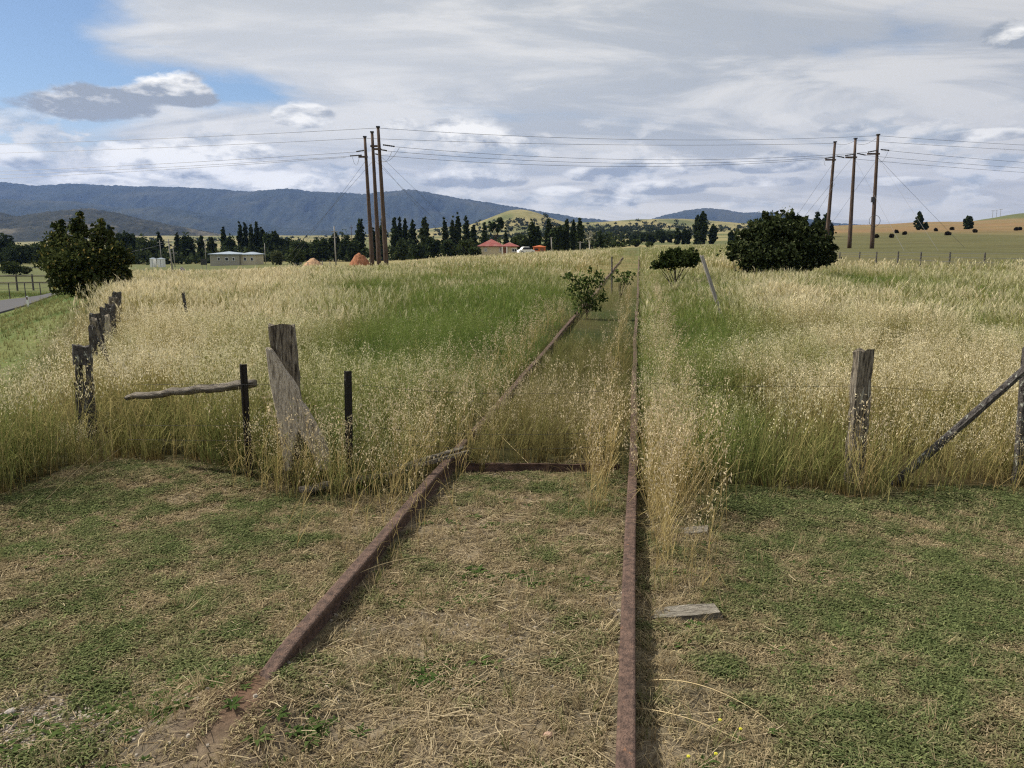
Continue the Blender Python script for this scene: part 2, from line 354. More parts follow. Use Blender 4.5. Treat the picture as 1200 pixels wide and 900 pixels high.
BERM = gp(150, 560, 0)
def smooth_idx(x, g):
    i = np.clip(np.searchsorted(g, x) - 1, 0, len(g) - 2); t = np.clip((x - g[i]) / (g[i + 1] - g[i]), 0, 1); return i, t
def TH(X, Y):
    X = np.asarray(X, float); Y = np.asarray(Y, float)
    r = np.hypot(X, Y); th = np.clip(np.arctan2(X, Y), -pi / 3, pi / 3)
    c = 600 + 944 * np.tan(th); R = np.maximum(r * np.cos(th), 1.001)
    i, t = smooth_idx(c, CC); t = t * t * (3 - 2 * t)
    j, s = smooth_idx(np.log(R), LRY)
    # catmull-rom style along range for smooth profiles
    def row(ii):
        j0 = np.clip(j - 1, 0, len(RY) - 1); j3 = np.clip(j + 2, 0, len(RY) - 1)
        p0, p1, p2, p3 = TZ[ii, j0], TZ[ii, j], TZ[ii, j + 1], TZ[ii, j3]
        m1 = (p2 - p0) / 2 * .6; m2 = (p3 - p1) / 2 * .6
        return (2 * s**3 - 3 * s**2 + 1) * p1 + (s**3 - 2 * s**2 + s) * m1 + (-2 * s**3 + 3 * s**2) * p2 + (s**3 - s**2) * m2
    z = row(i) * (1 - t) + row(i + 1) * t
    e = (fence_x(Y) - X) * .9
    z = z - 1.78 * sstep(e, .4, 7) * (1 - sstep(R, 60, 150)) * sstep(R, 5, 9) * (Y > 0)
    z = z + 34 * np.exp(-((X - 10) / 75)**2 - ((Y - 1500) / 260)**2)
    z = z + 16 * np.exp(-((X - 330) / 160)**2 - ((Y - 1700) / 260)**2)
    z = z + .10 * np.exp(-((X - MOUND[0]) / .30)**2 - ((Y - MOUND[1]) / .42)**2) + .08 * np.exp(-((X - BERM[0]) / .8)**2 - ((Y - BERM[1] + .1) / .5)**2)
    z = z + (fbm(X * .12, Y * .12, 5) - .5) * .25 * sstep(R, 9, 30) * (1 - sstep(R, 200, 600)) + (fbm(X * .02, Y * .02, 6) - .5) * 3 * sstep(R, 300, 800)
    z = z + (fbm(X * 1.7, Y * 1.7, 8, 5, .6) - .5) * .06 * (1 - sstep(R, 12, 25))
    return z
def T1(X, Y): return float(TH(np.array([X]), np.array([Y]))[0])

def s_right(X, Y): return X - (.346 + .158 * (Y - 2.27))      # across-track coordinate, 0 on the right rail
S_L = -1.524
EDGE = [gp(px, py) for px, py in [(-500, 640), (-200, 610), (0, 592), (70, 562), (150, 548), (230, 553), (330, 582), (400, 585), (470, 575), (545, 552), (620, 549), (712, 549), (760, 586), (830, 578), (900, 586), (1010, 592), (1200, 583), (1500, 600), (2000, 640)]]
EX = np.array([e[0] for e in EDGE]); EY = np.array([e[1] for e in EDGE])
def edge_y(X): return np.interp(X, EX, EY) + (fbm(X * 1.6, X * 0 + 3, 2) - .5) * .5
# pixel-measured colour regions of the meadow: (px, py, rx, ry, greenness, height factor)
BLOB = [(230, 362, 190, 42, -.70), (70, 500, 170, 100, -.45), (1100, 540, 200, 70, -.25), (300, 330, 160, 14, -.35), (1060, 410, 170, 60, -.52), (905, 350, 70, 26, -.50), (960, 312, 220, 10, -.55), (620, 304, 150, 8, -.45), (700, 350, 70, 50, -.12),
        (515, 378, 130, 44, .50), (500, 450, 130, 70, .22), (820, 400, 60, 90, .42), (640, 430, 60, 70, .12), (600, 490, 120, 60, .12), (1090, 338, 170, 14, .45), (450, 480, 80, 60, .2), (380, 345, 60, 10, .2), (870, 470, 80, 40, .25), (1000, 335, 60, 8, .35), (720, 310, 60, 10, .05)]
def greenness(X, Y):
    px, py = proj(X, Y, TH(X, Y) + .5)
    g = .63 + .60 * (fbm(X * .28, Y * .28, 11) - .5) * 2 + .75 * (fbm(X * .9, Y * .7, 12, 3) - .5) * 2
    for (bx, by, rx, ry, a) in BLOB: g = g + a * np.exp(-((px - bx) / rx)**2 - ((py - by) / ry)**2)
    return np.clip(g, 0, 1)

def lerp(a, b, t): return np.asarray(a) * (1 - t[:, None]) + np.asarray(b) * t[:, None]
def ground_tint(X, Y):
    R = np.hypot(X, Y); n = len(X)
    # mown foreground: dry thatch, soil, green
    n1 = fbm(X * 1.3, Y * 1.3, 21); n2 = fbm(X * 3.2, Y * 3.2, 22)
    c = lerp((.25, .205, .14), (.14, .115, .082), sstep(n2, .35, .65))
    side = sstep(s_right(X, Y), .2, .9)
    gr = np.clip(sstep(n1, .52 - .12, .62) * (.25 + .55 * side) + side * .35, 0, .8)
    c = lerp(c, (1, 1, 1), np.zeros(n)); c = c * (1 - gr[:, None]) + np.array((.06, .085, .022)) * gr[:, None]
    bare = np.exp(-((X - BARE[0]) / .50)**2 - ((Y - BARE[1]) / .33)**2)
    c = c * (1 - .8 * bare[:, None]) + np.array((.22, .19, .15)) * .8 * bare[:, None]
    rust = np.exp(-((X - MOUND[0] - .02) / .16)**2 - ((Y - MOUND[1] - .1) / .35)**2)
    c = c * (1 - .6 * rust[:, None]) + np.array((.20, .10, .065)) * .6 * rust[:, None]
    # under the tall meadow
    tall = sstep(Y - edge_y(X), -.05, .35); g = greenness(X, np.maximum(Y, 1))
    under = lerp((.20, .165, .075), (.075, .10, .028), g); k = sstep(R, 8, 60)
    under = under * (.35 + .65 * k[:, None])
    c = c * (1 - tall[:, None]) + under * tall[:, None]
    # left green verge below the plateau
    e = (fence_x(Y) - X) * .9; v = sstep(e, .8, 1.6) * (Y > 0) * sstep(R, 6.5, 8)
    vg = lerp((.060, .10, .024), (.16, .16, .062), np.clip(sstep(fbm(X * .3, Y * .3, 31), .38, .68) * .6 + sstep(R, 60, 130) * .45, 0, 1))
    c = c * (1 - v[:, None]) + vg * v[:, None]
    # distance fields
    cc = 600 + 944 * X / np.maximum(Y, 1)
    far = sstep(R, 75, 120) * (Y > 0)
    fn = fbm(X * .018, Y * .018 * .5, 41)
    field = lerp((.10, .11, .045), (.23, .20, .095), sstep(fn, .35, .65))
    c = c * (1 - far[:, None]) + field * far[:, None]
    # right pasture: green, then reddish brown hill, then dark green crest
    pr = sstep(cc, 880, 960) * sstep(R, 48, 60) * (Y > 0)
    past = lerp((.092, .090, .038), (.130, .11, .05), sstep(fbm(X * .03, Y * .012, 42), .4, .65))
    brown = lerp((.19, .125, .062), (.18, .14, .066), sstep(fbm(X * .015, Y * .01, 43), .35, .65))
    past = past * (1 - sstep(R, 240, 340))[:, None] + brown * sstep(R, 240, 340)[:, None]
    k2 = sstep(R, 850, 1000); past = past * (1 - k2[:, None]) + np.array((.10, .11, .045)) * k2[:, None]
    c = c * (1 - pr[:, None]) + past * pr[:, None]
    return c

# ------------------------------------------------------------------ ground sheet
azs = np.concatenate([np.arange(-180, -46, 3.), np.arange(-46, 46.01, .13), np.arange(49, 180.1, 3.)]); azs = np.radians(azs)
azs[-1] = pi
rs = np.concatenate([[.02], np.exp(np.linspace(math.log(.35), math.log(2.0), 14))[:-1], np.exp(np.linspace(math.log(2.0), math.log(9.0), 90))[:-1], np.exp(np.linspace(math.log(9.0), math.log(10200), 250))])
A, R_ = np.meshgrid(azs, rs); X = (np.sin(A) * R_).ravel(); Y = (np.cos(A) * R_).ravel()
V = np.stack([X, Y, TH(X, Y)], 1); na = len(azs); nr = len(rs)
ii, jj = np.meshgrid(np.arange(nr - 1), np.arange(na - 1), indexing='ij'); b = (ii * na + jj).ravel()
Q = np.stack([b, b + 1, b + na + 1, b + na], 1)[:, ::-1]
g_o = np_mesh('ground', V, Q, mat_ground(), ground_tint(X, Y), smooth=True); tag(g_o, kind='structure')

# ------------------------------------------------------------------ mountains (own distance, own relief)
def ridge(name, crest, Y0, depth, mat, base_y=282, amp=.22, freq=1.0, seed=0, tree=6, behind=.6):
    cx = np.array([c[0] for c in crest], float); cy = np.array([c[1] for c in crest], float)
    cols = np.arange(cx[0], cx[-1] + .1, 2.0)
    hh = EYE + (288 - np.interp(cols, cx, cy)) * Y0 / 944
    k = np.array([1, 2, 3, 2, 1.]); k /= k.sum(); hp = np.pad(hh, 2, mode='edge'); hh = np.convolve(hp, k, 'valid')
    rows = np.linspace(-1, behind, 70)
    C_, R2 = np.meshgrid(cols, rows); H = np.tile(hh, (len(rows), 1))
    Yw = Y0 + R2 * depth; Xw = (C_ - 600) / 944 * Y0 * (1 + R2 * depth / Y0 * .6)
    prof = np.where(R2 < 0, 1 - sstep(-R2, 0, 1) * .5 - .5 * (-R2), 1 - (R2 / behind)**2)
    spur = fbm(Xw / (depth * .35) * freq, Yw / (depth * 1.1) * freq, seed + 50, 6, .55)
    spur = 1 - np.abs(spur - .5) * 3.2
    mid = np.clip(1 - np.abs(R2 + .45) / .55, 0, 1)
    Z = H * np.clip(prof, 0, 1) + H.max() * amp * (spur - .55) * mid
    Z = Z + np.random.default_rng(seed).random(Z.shape) * tree
    Z = np.maximum(Z - 0, -60); Z[0, :] = -60; Z[-1, :] = -60
    nc = len(cols); i2, j2 = np.meshgrid(np.arange(len(rows) - 1), np.arange(nc - 1), indexing='ij'); b = (i2 * nc + j2).ravel()
    Q = np.stack([b, b + 1, b + nc + 1, b + nc], 1)
    o = np_mesh(name, np.stack([Xw.ravel(), Yw.ravel(), Z.ravel()], 1), Q, mat, smooth=True)
    return tag(o, kind='structure')
MH1 = mat_hill('forest_far', (.026, .034, .026), (.050, .056, .040), (.070, .072, .05), .0015, .5, .7)
MH2 = mat_hill('forest_dry', (.026, .030, .022), (.058, .058, .042), (.14, .125, .085), .006, .54, .66)
MH3 = mat_hill('grazing_hills', (.16, .16, .07), (.22, .20, .10), (.05, .06, .03), .008, .55, .62)
ridge('mountain_range', [(-300, 212), (-100, 208), (0, 216), (50, 220), (90, 217), (200, 222), (300, 227), (340, 223), (360, 226), (430, 231), (480, 226), (510, 230), (560, 238), (610, 247), (640, 253), (700, 261), (745, 266), (800, 269), (860, 278), (900, 290)], 8500, 2500, MH1, seed=1, tree=14, amp=.24)
ridge('mountain_range', [(690, 285), (720, 272), (745, 264), (765, 258), (800, 248), (825, 244), (850, 247), (870, 252), (900, 250), (930, 255), (960, 262), (1000, 265), (1060, 266), (1200, 268), (1400, 285)], 9000, 1800, MH1, seed=2, tree=14, amp=.25)
ridge('foothill_spur', [(-300, 236), (0, 236), (90, 238), (150, 246), (200, 245), (260, 256), (330, 268), (420, 276), (520, 288)], 6200, 1700, MH1, seed=3, tree=9, amp=.25)
ridge('wooded_foothill', [(-300, 247), (0, 250), (30, 257), (60, 252), (110, 247), (140, 252), (170, 260), (210, 268), (250, 275), (300, 284)], 3000, 900, MH2, seed=4, tree=7, amp=.3)
ridge('dark_low_ridge', [(660, 285), (700, 266), (720, 264), (735, 263), (760, 265), (850, 266), (930, 270), (1000, 276)], 5000, 900, MH1, seed=7, tree=16, amp=.1)
# ------------------------------------------------------------------ haze
hz = MB().box((0, 0, 420), (20800, 20800, 1000)); hm, ht = new_mat('haze_air')
ho = ht.nodes.new('ShaderNodeOutputMaterial'); hv = ht.nodes.new('ShaderNodeVolumePrincipled'); ht.links.new(hv.outputs[0], ho.inputs['Volume'])
hv.inputs['Color'].default_value = (.28, .47, 1.0, 1); hv.inputs['Density'].default_value = 4.4e-5; hv.inputs['Anisotropy'].default_value = .2
hob = hz.build('haze', hm); tag(hob, kind='stuff')
# ------------------------------------------------------------------ road
def ribbon(name, pts, w, mat, lift=.05, n=60, edge=.12):
    P = np.array(pts, float); d = np.r_[0, np.cumsum(np.hypot(*np.diff(P, axis=0).T))]; s = np.linspace(0, d[-1], n)
    k = min(3, len(P) - 1); co = np.polyfit(d, P, k) if len(P) > 3 else None
    x = np.interp(s, d, P[:, 0]); y = np.interp(s, d, P[:, 1])
    for _ in range(6):
        x[1:-1] = (x[:-2] + x[1:-1] + x[2:]) / 3; y[1:-1] = (y[:-2] + y[1:-1] + y[2:]) / 3
    tx = np.gradient(x); ty = np.gradient(y); l = np.hypot(tx, ty); nx = ty / l; ny = -tx / l
    offs = np.array([-w / 2 - edge, -w / 2, -w / 4, 0, w / 4, w / 2, w / 2 + edge]); lf = np.array([-.15, lift, lift, lift + .02, lift, lift, -.15])
    X = x[:, None] + nx[:, None] * offs; Y = y[:, None] + ny[:, None] * offs; zc = TH(X.ravel(), Y.ravel()).reshape(X.shape)
    Z = zc + lf; m = len(offs); i2, j2 = np.meshgrid(np.arange(n - 1), np.arange(m - 1), indexing='ij'); b = (i2 * m + j2).ravel()
    return np_mesh(name, np.stack([X.ravel(), Y.ravel(), Z.ravel()], 1), np.stack([b, b + 1, b + m + 1, b + m], 1), mat, smooth=False), (x, y, nx, ny)
ROADW = 8.2
_pts = [(-31, 5), (-31.5, 20), (-32.5, 40), (-33.6, 56), (-34.0, 66), (-38, 85), (-50, 118), (-75, 152), (-110, 190)]
rd, (rx_, ry_, rnx, rny) = ribbon('road', _pts, ROADW, M_ASPH, .09, 160); tag(rd, kind='structure')
for sg in (-1, 1):
    mk = MB(); w0, w1 = sg * (ROADW / 2 - .35), sg * (ROADW / 2 - .25)
    xs0, ys0 = rx_ + rnx * w0, ry_ + rny * w0; xs1, ys1 = rx_ + rnx * w1, ry_ + rny * w1
    z0 = TH(xs0, ys0) + .085; z1 = TH(xs1, ys1) + .085
    for i in range(len(rx_) - 1): mk.add([(xs0[i], ys0[i], z0[i]), (xs1[i], ys1[i], z1[i]), (xs1[i + 1], ys1[i + 1], z1[i + 1]), (xs0[i + 1], ys0[i + 1], z0[i + 1])], [(0, 1, 2, 3)])
    tag(mk.build('road_marking', M_WHITE), kind='structure')
tk, _ = ribbon('dirt_track', [(-78, 148), (-60, 152), (-44, 160), (-24, 175)], 3.5, M_TRACK, .07, 40); tag(tk, kind='structure')

# ------------------------------------------------------------------ railway
def railpt(s, Y, z=0.0):
    X = .346 + .158 * (Y - 2.27) + s * 1.0125; return X
RAIL = [(-.055, -.03), (.055, -.03), (.055, -.018), (.012, -.005), (.010, .068), (.033, .078), (.036, .104), (.028, .112), (-.028, .112), (-.036, .104), (-.033, .078), (-.010, .068), (-.012, -.005), (-.055, -.018)]
def base_z(X, Y):      # smooth trackbed, without the small bumps
    return float(np.mean(TH(X + np.linspace(-.6, .6, 7), Y + np.linspace(-.6, .6, 7))))
def rail(s, Y0, Y1, label, dz=None, step=.2):
    n = max(4, int((Y1 - Y0) / step)); pts = []
    for i in range(n + 1):
        Y = Y0 + (Y1 - Y0) * (i / n); X = railpt(s, Y) + .006 * sin(Y * 1.1 + s) + .012 * sin(Y * .23 + 1)
        z = (0 if Y < 6 else base_z(X, Y)) + (dz(Y) if dz else 0) + .003 * sin(Y * .9)
        pts.append((X, Y, z))
    o = MB().sweep(RAIL, pts).build('rail', M_RUST); bevel(o, .004, 1)
    return tag(o, label, 'rail', 'rails of the overgrown track')
YJ = gp(548, 517, .11)[1]
rail(0, 1.0, 80, 'long straight rusty rail running from the bottom edge far into the meadow')
rail(S_L, 2.45, YJ, 'short rusty rail angling across the mown ground with its near end buried in dirt', dz=lambda Y: -.11 * (1 - sstep(np.array(Y), 2.45, 3.4)) + .02 * sstep(np.array(Y), 4.5, 6))
rail(S_L - .01, YJ + .42, 78, 'rusty rail continuing behind the fallen log, half hidden between meadow stalks', dz=lambda Y: 0.0)
def loft(mb, p0, p1, w, d, yaw, rng, rings=12, rough=.012, taper=0., uneven=.03, corner=.22):
    """irregular squared timber between two points"""
    p0 = Vector([float(c) for c in p0]); p1 = Vector([float(c) for c in p1]); w = float(w); d = float(d); ax = (p1 - p0).normalized()
    a = Vector((cos(yaw), sin(yaw), 0)); a = (a - ax * a.dot(ax)).normalized(); bb = ax.cross(a)
    out = []; c = corner
    base = [(1, -1 + c), (1, 0), (1, 1 - c), (1 - c, 1), (0, 1), (-1 + c, 1), (-1, 1 - c), (-1, 0), (-1, -1 + c), (-1 + c, -1), (0, -1), (1 - c, -1)]
    off = [rng.uniform(-rough, rough) for _ in base]; vs = []; n = len(base)
    for i in range(rings + 1):
        t = i / rings; q = p0 + (p1 - p0) * t; k = 1 - taper * t
        for j, (x, y) in enumerate(base):
            r = off[j] + rng.uniform(-rough, rough) * .6
            e = ax * (rng.uniform(-uneven, uneven) if i == rings else 0)
            vs.append(q + a * (x * (w / 2 * k + r)) + bb * (y * (d / 2 * k + r)) + e)
    fs = [tuple(range(n))[::-1]]
    for i in range(rings):
        for j in range(n): j2 = (j + 1) % n; fs.append((i * n + j, i * n + j2, (i + 1) * n + j2, (i + 1) * n + j))
    top = rings * n; vs.append(p1 + ax * rng.uniform(-uneven, 0)); ci = len(vs) - 1
    for j in range(n): fs.append((top + j, top + (j + 1) % n, ci))
    mb.add(vs, fs)
rg = random.Random(5)
tdir = Vector((.158, 1, 0)).normalized(); across = Vector((1, -.158, 0)).normalized()
def sleeper(px, py, label, top=.04, hidden=False, w=.14):
    e = gp(px, py, top); L = Vector((e[0], e[1], 0))
    mb = MB(); a = L + Vector((0, 0, top - .07)); b_ = L - across * 2.35 + Vector((0, 0, -.42))
    loft(mb, b_, a, .11, w, pi / 2, rg, 16, .008, 0, .02, .1)
    o = mb.build('railway_sleeper', M_SLEEP); return tag(o, label, 'sleeper', 'sleepers showing beside the rail')
# (yaw pi/2 puts the first size across the vertical plane)
sleeper(845, 713, 'grey weathered sleeper end lying bare in the mown grass, nearer the camera', .05)
sleeper(830, 619, 'darker sleeper end half buried in dry grass close to the tall meadow', .035)
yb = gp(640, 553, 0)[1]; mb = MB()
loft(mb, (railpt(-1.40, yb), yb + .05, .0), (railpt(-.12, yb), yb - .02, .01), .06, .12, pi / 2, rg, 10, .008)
tag(mb.build('shadow_band_beam', M_BEAM), 'low rusty beam coloured dark for the shadow band between the rails at the edge of the tall grass', 'beam')  # dark strip stands in for the shadow band under the grass edge

# ------------------------------------------------------------------ broken fence at the meadow edge
pb = gp(332, 562, 0); YP = pb[1]
def post_px(px0, px1, ytop, Y, depth, mat, name, label, cat, group=None, lean=0., sink=.25, rough=.010, uneven=.02, yaw=.12, taper=.0, corner=.15):
    c = (px0 + px1) / 2; top = at(c, ytop, Y); w = (px1 - px0) * Y / 944
    X0 = top[0] + lean; z0 = T1(X0, Y)
    root = (X0, Y, z0); mb = MB(); loft(mb, (X0, Y, z0 - sink), tuple(top), w, depth, yaw, rg, 18, rough, taper, uneven, corner)
    o = mb.build(name, mat, world_to=root); o.location = root; return tag(o, label, cat, group)
post_px(315, 345, 381, YP, .12, M_WOODG, 'gate_post', 'thick squared weathered post with peeling pale streaks and a plank propped against its foot', 'post', lean=.06)
out = [(310.5, 407), (316, 410), (323, 420), (331, 433), (342, 447), (347, 456), (350, 470), (357, 478), (372, 504), (384, 532), (387, 552), (374, 552), (362, 526), (349, 506), (343, 526), (340, 552), (332, 552), (329, 515), (322, 480), (315, 445)]
yp = YP - .19; P3 = [at(x, y, yp + (y - 407) * -.0006) for x, y in out]; mb = MB(); n = len(P3)
vs = [tuple(p) for p in P3] + [(p[0] + .01, p[1] + .055, p[2]) for p in P3]
mb.add(vs, [tuple(range(n))[::-1], tuple(range(n, 2 * n))] + [(i, (i + 1) % n, n + (i + 1) % n, n + i) for i in range(n)])
cp = (float(P3[11][0]), yp, 0); o = mb.build('leaning_plank', M_WOODP, world_to=cp); o.location = cp; bevel(o, .006)
tag(o, 'bleached splintered plank leaning against the thick squared post', 'plank')
def picket(px, ytop, Y, label, lean=0., mat=M_PICKET, w=.034, tilt=0., spotted=True):
    top = at(px, ytop, Y); X0 = top[0] - lean; z0 = T1(X0, Y); mb = MB()
    for k in range(3):
        a = k * 2 * pi / 3 + .4; R3 = Matrix.Rotation(a, 3, 'Z'); L = top[2] - z0 + .2
        hw = w / 2; v = [(0, -.003, 0), (w, -.003, 0), (w, .004, 0), (0, .004, 0)]
        vs = []
        for zz_, xo in ((-.2, 0.), (L - .2, lean)):
            for q in v: p = R3 @ Vector(q); vs.append((p.x + xo, p.y, zz_ + p.z))
        mb.add(vs, [(0, 3, 2, 1), (4, 5, 6, 7), (0, 1, 5, 4), (1, 2, 6, 5), (2, 3, 7, 6), (3, 0, 4, 7)])
        for j in range(7): mb.box((cos(a) * w * .8 + lean * (j / 7), sin(a) * w * .8, .2 + j * (L - .4) / 7), (.012, .012, .02))
    o = mb.build('steel_picket', mat); o.location = (X0, Y, z0)
    return tag(o, label, 'fence picket', 'black steel pickets')
picket(284, 427, YP - .05, 'plain black steel picket crossed by the grey horizontal log', mat=M_PICKETB)
picket(407, 435, YP - .1, 'black steel picket spotted with pale lichen, standing in stalks beyond the leaning plank', lean=.02)
# horizontal log behind the bare picket
def log(name, p0, p1, r0, r1, mat, label, cat='log', flat=.7, n=14, kink=.01):
    p0 = Vector(p0); p1 = Vector(p1); mb = MB(); ax = (p1 - p0).normalized(); a = ax.cross(Vector((0, 0, 1))).normalized(); b_ = a.cross(ax); vs = []
    k = 10
    for i in range(n + 1):
        t = i / n; q = p0 + (p1 - p0) * t + Vector((0, 0, rg.uniform(-kink, kink))); r = r0 + (r1 - r0) * t
        if i in (0, n): r *= .75
        for j in range(k):
            th = 2 * pi * j / k; rr = r * (1 + .14 * sin(3 * th + 1) + rg.uniform(-.08, .08)); vs.append(q + a * cos(th) * rr * 1.1 + b_ * sin(th) * rr * flat * 1.1)
    fs = [tuple(range(k))[::-1], tuple(n * k + j for j in range(k))]
    for i in range(n):
        for j in range(k): fs.append((i * k + j, i * k + (j + 1) % k, (i + 1) * k + (j + 1) % k, (i + 1) * k + j))
    mb.add(vs, fs); c = tuple(p0); o = mb.build(name, mat, world_to=c, smooth=True); o.location = c; return tag(o, label, cat)
log('fence_rail_log', at(148, 465, YP + .22), at(299, 450, YP + .06), .034, .050, M_WOODL, 'grey horizontal log half sunk in stalks, its free end crossing a plain black picket', 'log')
log('fallen_log', gp(352, 576, .05), gp(476, 553, .06), .042, .038, M_WOODL, 'mossy grey log lying low at the foot of the stalks under the spotted picket', 'log', kink=.015)
mb = MB(); a_ = gp(464, 551, .09); b_ = gp(549, 528, .155)
for k in range(3): o3 = np.array([0, -.03 + .03 * k, .022 * (k % 2)]); loft(mb, tuple(a_ + o3), tuple(b_ + o3 * 1.1 + np.array([-.05 * k, 0, 0])), .035, .030, pi / 2, rg, 10, .005, .3, .04)
o = mb.build('split_timber', M_SLEEP, world_to=tuple(a_)); o.location = tuple(a_); tag(o, 'split pale timber poking from the stalks onto the end of the short rail', 'timber')
# mortised post
pm = gp(93, 488, 0); Ym = 7.3; tp = at(93, 405, Ym); z0 = T1(tp[0], Ym); h = tp[2] - z0; w = 18 * Ym / 944; mb = MB(); hz0 = at(95, 447, Ym)[2] - z0; hz1 = at(95, 427, Ym)[2] - z0
loft(mb, (-w * .34, 0, hz0 - .01), (-w * .32, 0, hz1 + .01), w * .26, .1, .1, rg, 4, .003, 0, 0); loft(mb, (w * .36, 0, hz0 - .01), (w * .36, 0, hz1 + .01), w * .22, .1, .1, rg, 4, .003, 0, 0)
loft(mb, (0, 0, hz1), (0, 0, h), w, .105, .1, rg, 5, .008, 0, .02); loft(mb, (0, 0, -.2), (0, 0, hz0), w, .105, .1, rg, 10, .008)
o = mb.build('mortised_post', M_WOODK); o.location = (tp[0], Ym, z0); o.rotation_euler = (0, radians(1.5), 0); tag(o, 'short dark lichened post with a rectangular mortise hole through it', 'post')
# broken slabs of the old side fence, receding to the road-side tree
def slab(pxb, pyb, pxt, pyt, wpx, c, mat, label, thick=.05, name='fence_slab', cat='slab', yaw=.2):
    Y = .40 / ((600 - c) / 944 - .48); b0 = at(pxb, pyb, Y); t0 = at(pxt, pyt, Y); z = T1(b0[0], Y); d = (b0 - t0)
    k = (b0[2] - (z - .1)) / max(t0[2] - b0[2], .05); b1 = b0 + d * k if b0[2] > z - .1 else b0
    k = min(k, 1.2); b1 = b0 + d * k; mb = MB(); root = tuple(b0 * 0 + np.array([b1[0], b1[1], z]))
    loft(mb, tuple(b1), tuple(t0), wpx * (1.35 if wpx > 4 else 1) * Y / 944, thick, yaw, rg, 8, .008, .05, .03); o = mb.build(name, mat, world_to=root); o.location = root
    return tag(o, label, cat, 'broken slabs of the old side fence')
slab(109, 398, 108, 383, 6, 106, M_WOODK, 'nearest dark slab stump of the broken side fence')
slab(121, 412, 108, 388, 2.6, 106, M_WOODK, 'thin rod leaning left beside the nearest dark slab', .03)
slab(122, 404, 114, 372, 2.4, 108, M_WOODK, 'longer thin dark rod leaning against the side fence slabs', .03)
slab(112, 388, 112, 374, 9, 110, M_WOODG, 'blotched slab just behind the two thin leaning rods')
slab(113, 378, 113, 368, 11, 112, M_WOODK, 'rounded dark slab top in the middle of the side fence', .12)
slab(123, 384, 121, 370, 10, 114, M_WOODP, 'pale bleached slab leaning in the side fence')
slab(124, 376, 124, 362, 9, 116, M_WOODK, 'upright dark slab behind the pale bleached slab')
slab(130, 372, 129, 356, 8, 118, M_WOODK, 'narrow slab farther along the side fence')
slab(134, 362, 133, 349, 8, 120, M_WOODG, 'small slab near the roadside tree end of the fence')
slab(137, 354, 137, 343, 8, 122, M_WOODK, 'farthest slab, touching the shade of the roadside tree')
post_px(1003, 1021, 411, gp(1012, 565, 0)[1], .10, M_WOODG, 'fence_post', 'lone grey split post with a ragged top in pale stalks, brace pole beyond it', 'post', uneven=.02)
yr = gp(1196, 566, 0)[1]
q0 = at(1204, 405, yr); q1 = gp(1192, 566, 0); mb = MB(); loft(mb, (q1[0], yr, -.2), tuple(q0), .05, .05, .3, rg, 10, .004); o = mb.build('strainer_post', M_WOODK, world_to=(q1[0], yr, 0)); o.location = (q1[0], yr, 0)
tag(o, 'thin near-black upright post at the picture border with a diagonal pole resting on it', 'post')
b0 = at(1096, 524, yr - .06); t0 = at(1206, 428, yr - .06); ex = (b0 - t0); b1 = b0 + ex * .55; mb = MB(); loft(mb, tuple(b1), tuple(t0), .05, .05, .3, rg, 12, .004)
o = mb.build('diagonal_brace', M_WOODK, world_to=tuple(b1)); o.location = tuple(b1); tag(o, 'black lichen-flecked diagonal pole rising through the stalks to the dark upright post', 'brace pole')
# leaning steel post, stick, small posts in the meadow
def leanpost(pxb, pyb, pxt, pyt, Y, r, mat, label, name='meadow_post', cat='post', ty=0.):
    b0 = at(pxb, pyb, Y); t0 = at(pxt, pyt, Y + ty); z = T1(b0[0], Y); k = max(0, (b0[2] - z + .1) / (t0[2] - b0[2])); b1 = b0 + (b0 - t0) * k
    mb = MB(); loft(mb, tuple(b1), tuple(t0), r * 2, r * 2, .4, rg, 8, r * .12); o = mb.build(name, mat, world_to=tuple(b1)); o.location = tuple(b1); return tag(o, label, cat)
leanpost(850, 384, 822, 300, 17, .030, M_POLEG, 'grey steel post leaning steeply out of the meadow beyond the rails')
leanpost(219, 371, 214.5, 343, 13, .022, M_WOODK, 'thin dark stick standing alone in pale golden grass')
leanpost(717, 318, 717, 301, 30, .024, M_WOODK, 'small dark post beside the sapling near the track end')

# loose fence wires near the pickets
def wire_mb(pts, r=.0013, n=4): return MB().tube(pts, r, n, cap=False)
def sag(p, q, s=.03, n=16): 
    p = np.array(p, float); q = np.array(q, float); return [tuple(p + (q - p) * t + np.array([0, 0, -4 * s * t * (1 - t)])) for t in np.linspace(0, 1, n)]
for i, (h_, lb) in enumerate([(446, 'slack top wire strung across the plank and both black pickets'), (494, 'middle slack wire low across the splintered plank'), (511, 'lowest slack wire near the plank foot')]):
    p = at(150, h_ + 4, YP - .23); q = at(406, h_ + 3, YP - .13); r_ = at(712, h_ + 12, YP - .3)
    w_ = wire_mb(sag(p, q, .01) + sag(q, r_, .05)[1:]).build('fence_wire', M_PICKETB); tag(w_, lb, 'wire', 'slack wires at the meadow edge')
p = at(745, 448, yr); q = at(1012, 452, yr - .1); r_ = at(1200, 458, yr - .05)
tag(wire_mb(sag(p, q, .02) + sag(q, r_, .02)[1:]).build('fence_wire', M_PICKETB), 'single slack wire passing the lone grey split post', 'wire', 'slack wires at the meadow edge')

